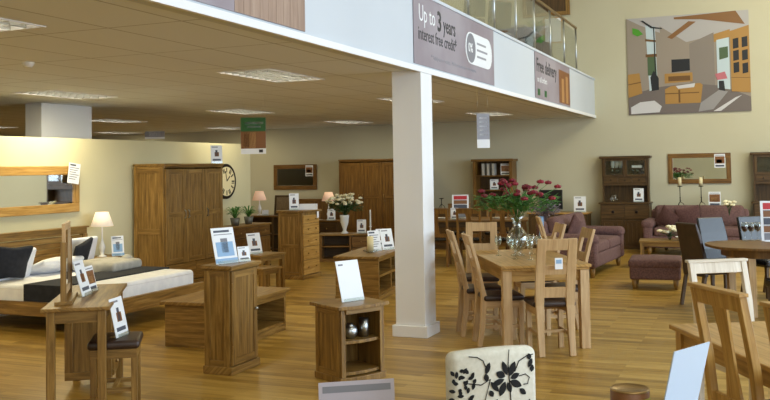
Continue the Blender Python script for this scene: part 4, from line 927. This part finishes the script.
for k, x in enumerate((-2.8, -2.7, -2.4, -2.3)):
    q = g0.copy(); COL.objects.link(q); q.location = (x, 18.56, 1.442); q['label'] = ('wine glass on the lower glazed shelf of the left dresser, ' + ('leftmost', 'second from left', 'third from left', 'rightmost')[k]); q['group'] = 'wine glasses in the dresser'; q.scale = (1, 1, .75)
card('price_card', 'white card in the open bay of the left dresser', (-2.27, 18.38, .932), 0, .2, .27, 'photo', 5)
v = MB().lathe([(0, 0), (.06, 0), (.09, .06), (.07, .14), (.04, .16), (0, .16)], n=16).build('glass_bowl', 'glass'); v.location = (-2.76, 18.45, .932); tag(v, 'round glass bowl in the open bay of the left dresser', 'bowl')
stack('linen_stack', 'flat white stack on the glazed shelf of the left dresser', (-2.3, 18.55, 1.617), (.2, .14, .05), 'white_linen', 'stack')
# candlesticks behind the sofa stand on a narrow console
t = thing('console_table', 'narrow console hidden behind the back-wall sofa under the candlesticks', 'console table', (-1.1, 18.3, 0), 0)
MB().b2(-.7, .7, -.14, .14, .82, .85).build('top', 'dark_oak', t)
for x in (-.66, .66):
    for y in (-.1, .1): MB().box((x, y, .41), (.045, .045, .82)).build('leg', 'dark_oak', t)
def candlestick(label, loc, h, m, wax=True, group=None):
    t = thing('candlestick', label, 'candlestick', loc, 0, group)
    s_ = MB(); 
    for k in range(3): a = 2*pi*k/3; s_.tube([(.075*cos(a), .075*sin(a), .005), (.06*cos(a), .06*sin(a), .05), (.01*cos(a), .01*sin(a), .09)], .006, 6)
    s_.lathe([(0, .08), (.012, .08), (.008, h*.4), (.016, h*.42), (.008, h*.45), (.008, h-.02), (.05, h-.01), (.05, h), (0, h)], n=12).build('stand', m, t)
    if wax: MB().lathe([(0, h), (.034, h), (.034, h+.17), (0, h+.165)], n=14).build('candle', 'wax', t)
    return t
candlestick('dark candlestick with cream candle before the mirror, left of the pair', (-1.47, 18.27, .85), .4, 'iron', True, 'candlesticks before the mirror')
candlestick('dark candlestick with cream candle before the mirror, right of the pair', (-1.08, 18.27, .85), .4, 'iron', True, 'candlesticks before the mirror')
card('price_card', 'white photo card behind the sofa, right of the candlesticks', (-.84, 18.3, .85), 0, .22, .28, 'pic', 5)

# ---------------- middle distance, right of the column
t = thing('bookcase', 'dark oak bookcase standing on the back wall behind the red flowers', 'bookcase', (-5.25, 18.45, 0), 0); w_, h_ = .86, 1.85
MB().b2(-w_/2, -w_/2+.06, -.18, .2, .06, h_-.05).b2(w_/2-.06, w_/2, -.18, .2, .06, h_-.05).build('side_panel', 'brown_oak', t); MB().b2(-w_/2+.06, w_/2-.06, .18, .2, .06, h_-.05).build('back_panel', 'dark_oak', t)
for z in (.08, .45, .82, 1.17, 1.48): MB().b2(-w_/2+.06, w_/2-.06, -.16, .18, z, z+.025).build('shelf', 'brown_oak', t)
MB().b2(-w_/2-.03, w_/2+.03, -.22, .21, h_-.05, h_).build('cornice', 'brown_oak', t, .006); MB().b2(-w_/2-.01, w_/2+.01, -.19, .2, 0, .08).build('plinth', 'brown_oak', t)
for k, (x, nm) in enumerate(((-5.47, 'left of three'), (-5.36, 'middle of three'), (-5.25, 'right of three'))): stack('book', 'pale upright book on the top shelf of the bookcase, '+nm, (x, 18.42, 1.505), (.05, .2, .25), 'grey_linen', 'book')['group'] = 'books in the bookcase'
card('price_card', 'white card on the top shelf of the dark bookcase', (-5.0, 18.4, 1.505), 10, .2, .24, 'pic', 5)
card('price_card', 'white card lower down in the dark bookcase', (-5.25, 18.4, 1.195), 10, .18, .22, 'photo', 5)
t = thing('sideboard', 'long dark oak sideboard behind the far dining table right of the column', 'sideboard', (-6.0, 17.6, 0), 0)
MB().b2(-.95, .95, -.2, .22, .06, .8).build('body', 'dark_oak', t); MB().b2(-1, 1, -.24, .24, .8, .83).build('top', 'brown_oak', t, .004); MB().b2(-.96, .96, -.21, .22, 0, .06).build('plinth', 'dark_oak', t)
for k in range(4): panel_door(MB(), -.93+.466*k, -.47+.466*k, .08, .6, -.22, .019, .05).build('door', 'dark_oak', t); drawer(-.93+.466*k, -.47+.466*k, .62, .79, -.22, 'dark_oak', t)
candlestick('short dark wooden candle holder on the sideboard right of the column', (-6.15, 17.55, .83), .22, 'iron', False)
card('price_card', 'white photo card on the dark sideboard right of the column', (-5.72, 17.55, .83), 12, .24, .28, 'photo', 5)
t = thing('dining_table', 'long dark oak dining table between the column and the red flowers', 'table', (-4.75, 15.3, 0), 12)
MB().b2(-.95, .95, -.5, .5, .735, .77).build('tabletop', 'brown_oak', t, .005); MB().b2(-.88, .88, -.43, -.41, .64, .734).b2(-.88, .88, .41, .43, .64, .734).build('apron', 'dark_oak', t)
for x in (-.87, .87):
    for y in (-.42, .42): MB().box((x, y, .367), (.08, .08, .734)).build('leg', 'brown_oak', t)
G2 = 'dark chairs round the far dining table'
s2 = splat_chair('dark oak chair at the near side of the far table, left one', -5.15, 14.4, 12, 'brown_oak', .98, G2)
moved(s2, 'dark oak chair at the near side of the far table, middle one', -4.6, 14.52, 12)
moved(s2, 'dark oak chair at the near side of the far table, right one', -4.05, 14.65, 12)
moved(s2, 'dark oak chair behind the far table, left one under the cards', -5.3, 16.1, 192)
moved(s2, 'dark oak chair behind the far table, right one below the bookcase', -4.6, 16.3, 192)
for k, (x, y, lb) in enumerate(((-5.35, 15.2, 'white plate at the left end of the far dark table'), (-4.9, 15.2, 'white plate in the middle of the far dark table'), (-4.3, 15.35, 'white plate on the far dark table left of the flower vase'))):
    q = MB().lathe([(0, 0), (.07, 0), (.13, .015), (.128, .02), (0, .006)], n=22).build('plate', 'ceramic'); q.location = (x, y, .77); tag(q, lb, 'plate', 'white plates on the far table')
card('price_card', 'red-topped white card standing on the far dark table', (-5.02, 15.35, .77), 16, .3, .42, 'menu', 5)
card('price_card', 'small dark card on the far table below the red-topped one', (-5.0, 14.95, .77), 16, .14, .2, 'photo', 5)
# tv unit with black screen, lavender
t = thing('media_unit', 'oak media unit below the black television near the wall corner', 'media unit', (-3.85, 18.3, 0), 0)
MB().b2(-.6, .6, -.2, .25, .05, .7).build('body', 'dark_oak', t); MB().b2(-.63, .63, -.23, .26, .7, .73).build('top', 'bright_oak', t, .004); MB().b2(-.61, .61, -.21, .25, 0, .05).build('plinth', 'dark_oak', t)
for k in range(3): panel_door(MB(), -.58+.388*k, -.2+.388*k, .08, .66, -.22, .019, .05).build('door', 'dark_oak', t)
t = thing('television', 'black flat television partly behind the lavender', 'television', (-4.02, 18.3, .73), 0)
MB().b2(-.24, .24, -.02, .03, .06, .46).build('screen', 'black_plastic', t, .004); MB().b2(-.12, .12, -.09, .09, 0, .015).b2(-.03, .03, -.01, .02, .015, .08).build('stand', 'black_plastic', t)
card('price_card', 'white photo card at the right end of the media unit', (-3.42, 18.25, .73), 4, .24, .32, 'photo', 5)
t = small_table('side_table', 'oak side table behind the middle set under the lavender vase', (-2.9, 12.5, 0), 20, .45, .45, .68)
v = MB().lathe([(0, 0), (.045, 0), (.03, .08), (.035, .22), (.05, .3), (.045, .3), (.03, .2), (0, .05)], n=20).build('lavender_vase', 'blue_card'); v.location = (-2.88, 12.45, .68); tag(v, 'slim pale blue vase beside the red flowers', 'vase')
bouquet('bunch of dusty lavender in the slim pale blue vase', (-2.82, 12.45, .95), 31, .24, .26, 50, 'lavender', 'lavender', .016, 140)

# ---------------- hanging signs
def hanging(name, label, loc, rz, w, h, style, L=None):
    t = thing(name, label, 'sign', loc, rz); c = MB(); c.m = 0; c.b2(-w/2, w/2, -.004, .004, -h, 0)
    def pt(m, x0, x1, z0, z1): c.m = m; c.b2(w*x0-w/2, w*x1-w/2, -.0055, -.0041, -h+h*z0, -h+h*z1)
    if style == 'green': pt(1, 0, 1, .62, 1); pt(2, 0, 1, .15, .62); pt(3, .08, .6, .17, .6); pt(2, .12, .34, .2, .55); pt(4, .15, .9, .82, .88); pt(4, .25, .8, .72, .77); pt(4, .08, .5, .06, .09); pt(5, .72, .88, .04, .12)
    else:
        pt(6, 0, 1, .25, 1)
        for k in range(5): pt(4, .2, .8, .85-.12*k, .89-.12*k)
        pt(4, .12, .88, .05, .2)
    c.build('printed_board', ['white_card', 'green_ink', 'brown_photo', 'tan_photo', 'white_card', 'ink', 'grey_card'], t)
    for s_ in (-1, 1): MB().tube([(s_*w*.4, 0, 0), (s_*w*.4, 0, ZC-loc[2])], .0012, 4).build('cord', 'metal', t)
    return t
hanging('hanging_poster', 'green-topped poster with an oak cabinet hanging from the ceiling', (-6.08, 10, 2.385), 24, .325, .475, 'green')
hanging('hanging_sign', 'narrow grey sign hanging right of the column', (-3.27, 11, 2.375), 30, .165, .44, 'grey')
hanging('hanging_sign', 'small white sign hanging low beneath the far ceiling beyond the partition', (-11.85, 15.5, 2.56), 24, .42, .16, 'greyb')

# ---------------- the large wall picture: a generic room interior on a board
t = thing('wall_picture', 'large printed picture of a living room high on the back wall', 'picture', (-2.45, YB-.004, 2.69), 0); PW, PH = 2.32, 1.98
cols = dict(wall=(150, 138, 126), lwall=(134, 124, 116), ceil=(176, 172, 172), floor=(112, 102, 98), beam=(132, 92, 52), oak=(170, 128, 66), oakd=(110, 76, 36), black=(26, 28, 34), win=(190, 206, 214), green=(74, 96, 66), leaf=(76, 150, 40), white=(206, 204, 206), rug=(150, 146, 146), pink=(190, 110, 120))
for k_, c_ in cols.items(): M['pic_'+k_] = mat('print_'+k_, s2l(*c_), .5)
MB().b2(0, PW, -.02, 0, 0, PH).build('board', 'pic_wall', t)
keys = list(cols); pm = MB(); lay = [0]
def pol(c, *pts):
    lay[0] += 1; pm.m = keys.index(c); y = -.0205-.0004*lay[0]; n = len(pts)
    P = [(x*PW, y, (1-z)*PH) for x, z in pts]; area_ = sum(P[i][0]*P[(i+1) % n][2]-P[(i+1) % n][0]*P[i][2] for i in range(n))
    pm.add(P, [tuple(range(n)) if area_ > 0 else tuple(range(n))[::-1]])
pol('ceil', (.0, .0), (1, 0), (1, .22), (.85, .2), (.5, .28), (.15, .1)); pol('wall', (.28, .1), (.52, .3), (.52, .7), (.28, .75)); pol('lwall', (.52, .3), (.72, .2), (.72, .75), (.52, .7))
pol('floor', (0, .78), (.28, .72), (.52, .7), (.78, .74), (1, .86), (1, 1), (0, 1)); pol('wall', (0, .02), (.16, .1), (.16, .75), (0, .78))
pol('win', (.16, .08), (.24, .1), (.25, .73), (.18, .76)); pol('oakd', (.155, .22), (.245, .24), (.245, .26), (.155, .245)); pol('green', (.17, .4), (.24, .4), (.245, .6), (.17, .6)); pol('oakd', (.155, .38), (.25, .38), (.25, .41), (.155, .41)); pol('black', (.19, .62), (.22, .55), (.26, .63), (.26, .75), (.2, .76)); pol('black', (.225, .1), (.235, .1), (.24, .6), (.23, .6))
pol('beam', (.4, .02), (.9, 0), (.97, .14), (.88, .12), (.62, .06), (.4, .04)); pol('beam', (.52, .07), (.58, .08), (.38, .24), (.34, .22))
pol('black', (.37, .45), (.52, .45), (.52, .57), (.37, .58)); pol('oak', (.31, .59), (.54, .59), (.54, .68), (.31, .69)); pol('oakd', (.34, .62), (.52, .62), (.52, .67), (.34, .67))
pol('oak', (.31, .75), (.36, .72), (.6, .7), (.62, .72), (.6, .9), (.31, .9)); pol('oakd', (.31, .79), (.59, .79), (.59, .8), (.31, .8)); pol('oakd', (.42, .76), (.435, .76), (.435, .89), (.42, .89)); pol('white', (.4, .72), (.56, .7), (.55, .74), (.42, .75))
pol('oak', (.72, .22), (.85, .18), (.85, .26), (.72, .3)); pol('win', (.74, .28), (.84, .26), (.84, .78), (.74, .76)); pol('green', (.76, .36), (.83, .35), (.83, .46), (.76, .48)); pol('oak', (.85, .2), (1, .15), (1, .82), (.85, .8))
for a_, b_ in ((.87, .28), (.87, .4), (.87, .52), (.94, .27), (.94, .4), (.94, .53)): pol('black', (a_, b_), (a_+.045, b_-.01), (a_+.045, b_+.09), (a_, b_+.1))
pol('oakd', (.85, .66), (1, .67), (1, .675), (.85, .665)); pol('pink', (.72, .62), (.8, .6), (.82, .67), (.74, .68)); pol('black', (.75, .69), (.79, .69), (.8, .8), (.75, .8))
pol('oak', (0, .58), (.1, .57), (.12, .78), (0, .82)); pol('oakd', (0, .68), (.11, .66), (.11, .67), (0, .69)); pol('white', (.02, .92), (.1, .87), (.22, .86), (.28, .92), (.26, .98), (.02, .99)); pol('rug', (.6, .9), (.75, .78), (.82, .8), (.7, .97), (.58, .99)); pol('white', (.88, .86), (.93, .84), (.76, .99), (.7, .99))
pol('leaf', (.05, .1), (.1, .12), (.14, .17), (.09, .19), (.05, .16)); pol('black', (.12, .03), (.14, .03), (.22, .1), (.3, .12), (.3, .13), (.21, .115)) 
pm.build('print', [M['pic_'+k] for k in keys], t)

# ---------------- upstairs behind the balustrade
def office_chair(label, loc, rz):
    t = thing('office_chair', label, 'chair', loc, rz, 'dark chairs upstairs')
    MB().rbox((0, .22, .78), (.48, .07, .5), .03, rot=(R(-6), 0, 0)).build('backrest', 'slate', t); MB().rbox((0, -.02, .47), (.5, .5, .09), .035).build('seat', 'slate', t)
    b_ = MB().cyl((0, 0, .09), (0, 0, .43), .025)
    for k in range(5): a = 2*pi*k/5; b_.tube([(0, 0, .1), (.26*cos(a), .26*sin(a), .05)], .016, 6).ball((.27*cos(a), .27*sin(a), .028), .028)
    b_.sweep([(0, .02, .43), (0, .2, .46), (0, .24, .6)], (1, 0, 0), .05, .015); b_.build('base', 'black_plastic', t); return t
office_chair('dark chair upstairs behind the glass, left of the two', (-4.1, 12.9, 3.44), 250); office_chair('dark chair upstairs behind the glass, right of the two', (-4.15, 14.6, 3.44), 235)
t = thing('office_desk', 'grey desk upstairs behind the glass balustrade', 'desk', (-4.1, 16.0, 3.44), 90)
MB().b2(-.7, .7, -.35, .35, .71, .74).build('top', 'grey_card', t)
for x in (-.68, .65): MB().b2(x, x+.03, -.33, .33, 0, .71).build('side_panel', 'slate', t)
MB().b2(-.65, .65, .28, .3, .25, .71).build('modesty_panel', 'slate', t)
t = thing('storage_cabinet', 'dark low cabinet upstairs beside the desk', 'cabinet', (-4.0, 17.2, 3.44), 90)
MB().b2(-.4, .4, -.2, .22, 0, .68).build('body', 'slate', t); MB().b2(-.39, -.005, -.22, -.2, .02, .66).build('door', 'slate', t); MB().b2(.005, .39, -.22, -.2, .02, .66).build('door', 'slate', t)
plant('leafy green plant on the dark cabinet upstairs', (-3.95, 17.1, 4.12), 9, .26, .3, None)
pf = thing('notice_frame', 'pale framed notice on the upstairs back wall by the door', 'frame', (-3.97, YB-.003, 4.56), 0)
MB().b2(-.2, .2, -.02, 0, -.28, .28).build('frame', 'pale_oak', pf); MB().b2(-.17, .17, -.024, -.02, -.25, .25).build('sheet', 'white_card', pf)
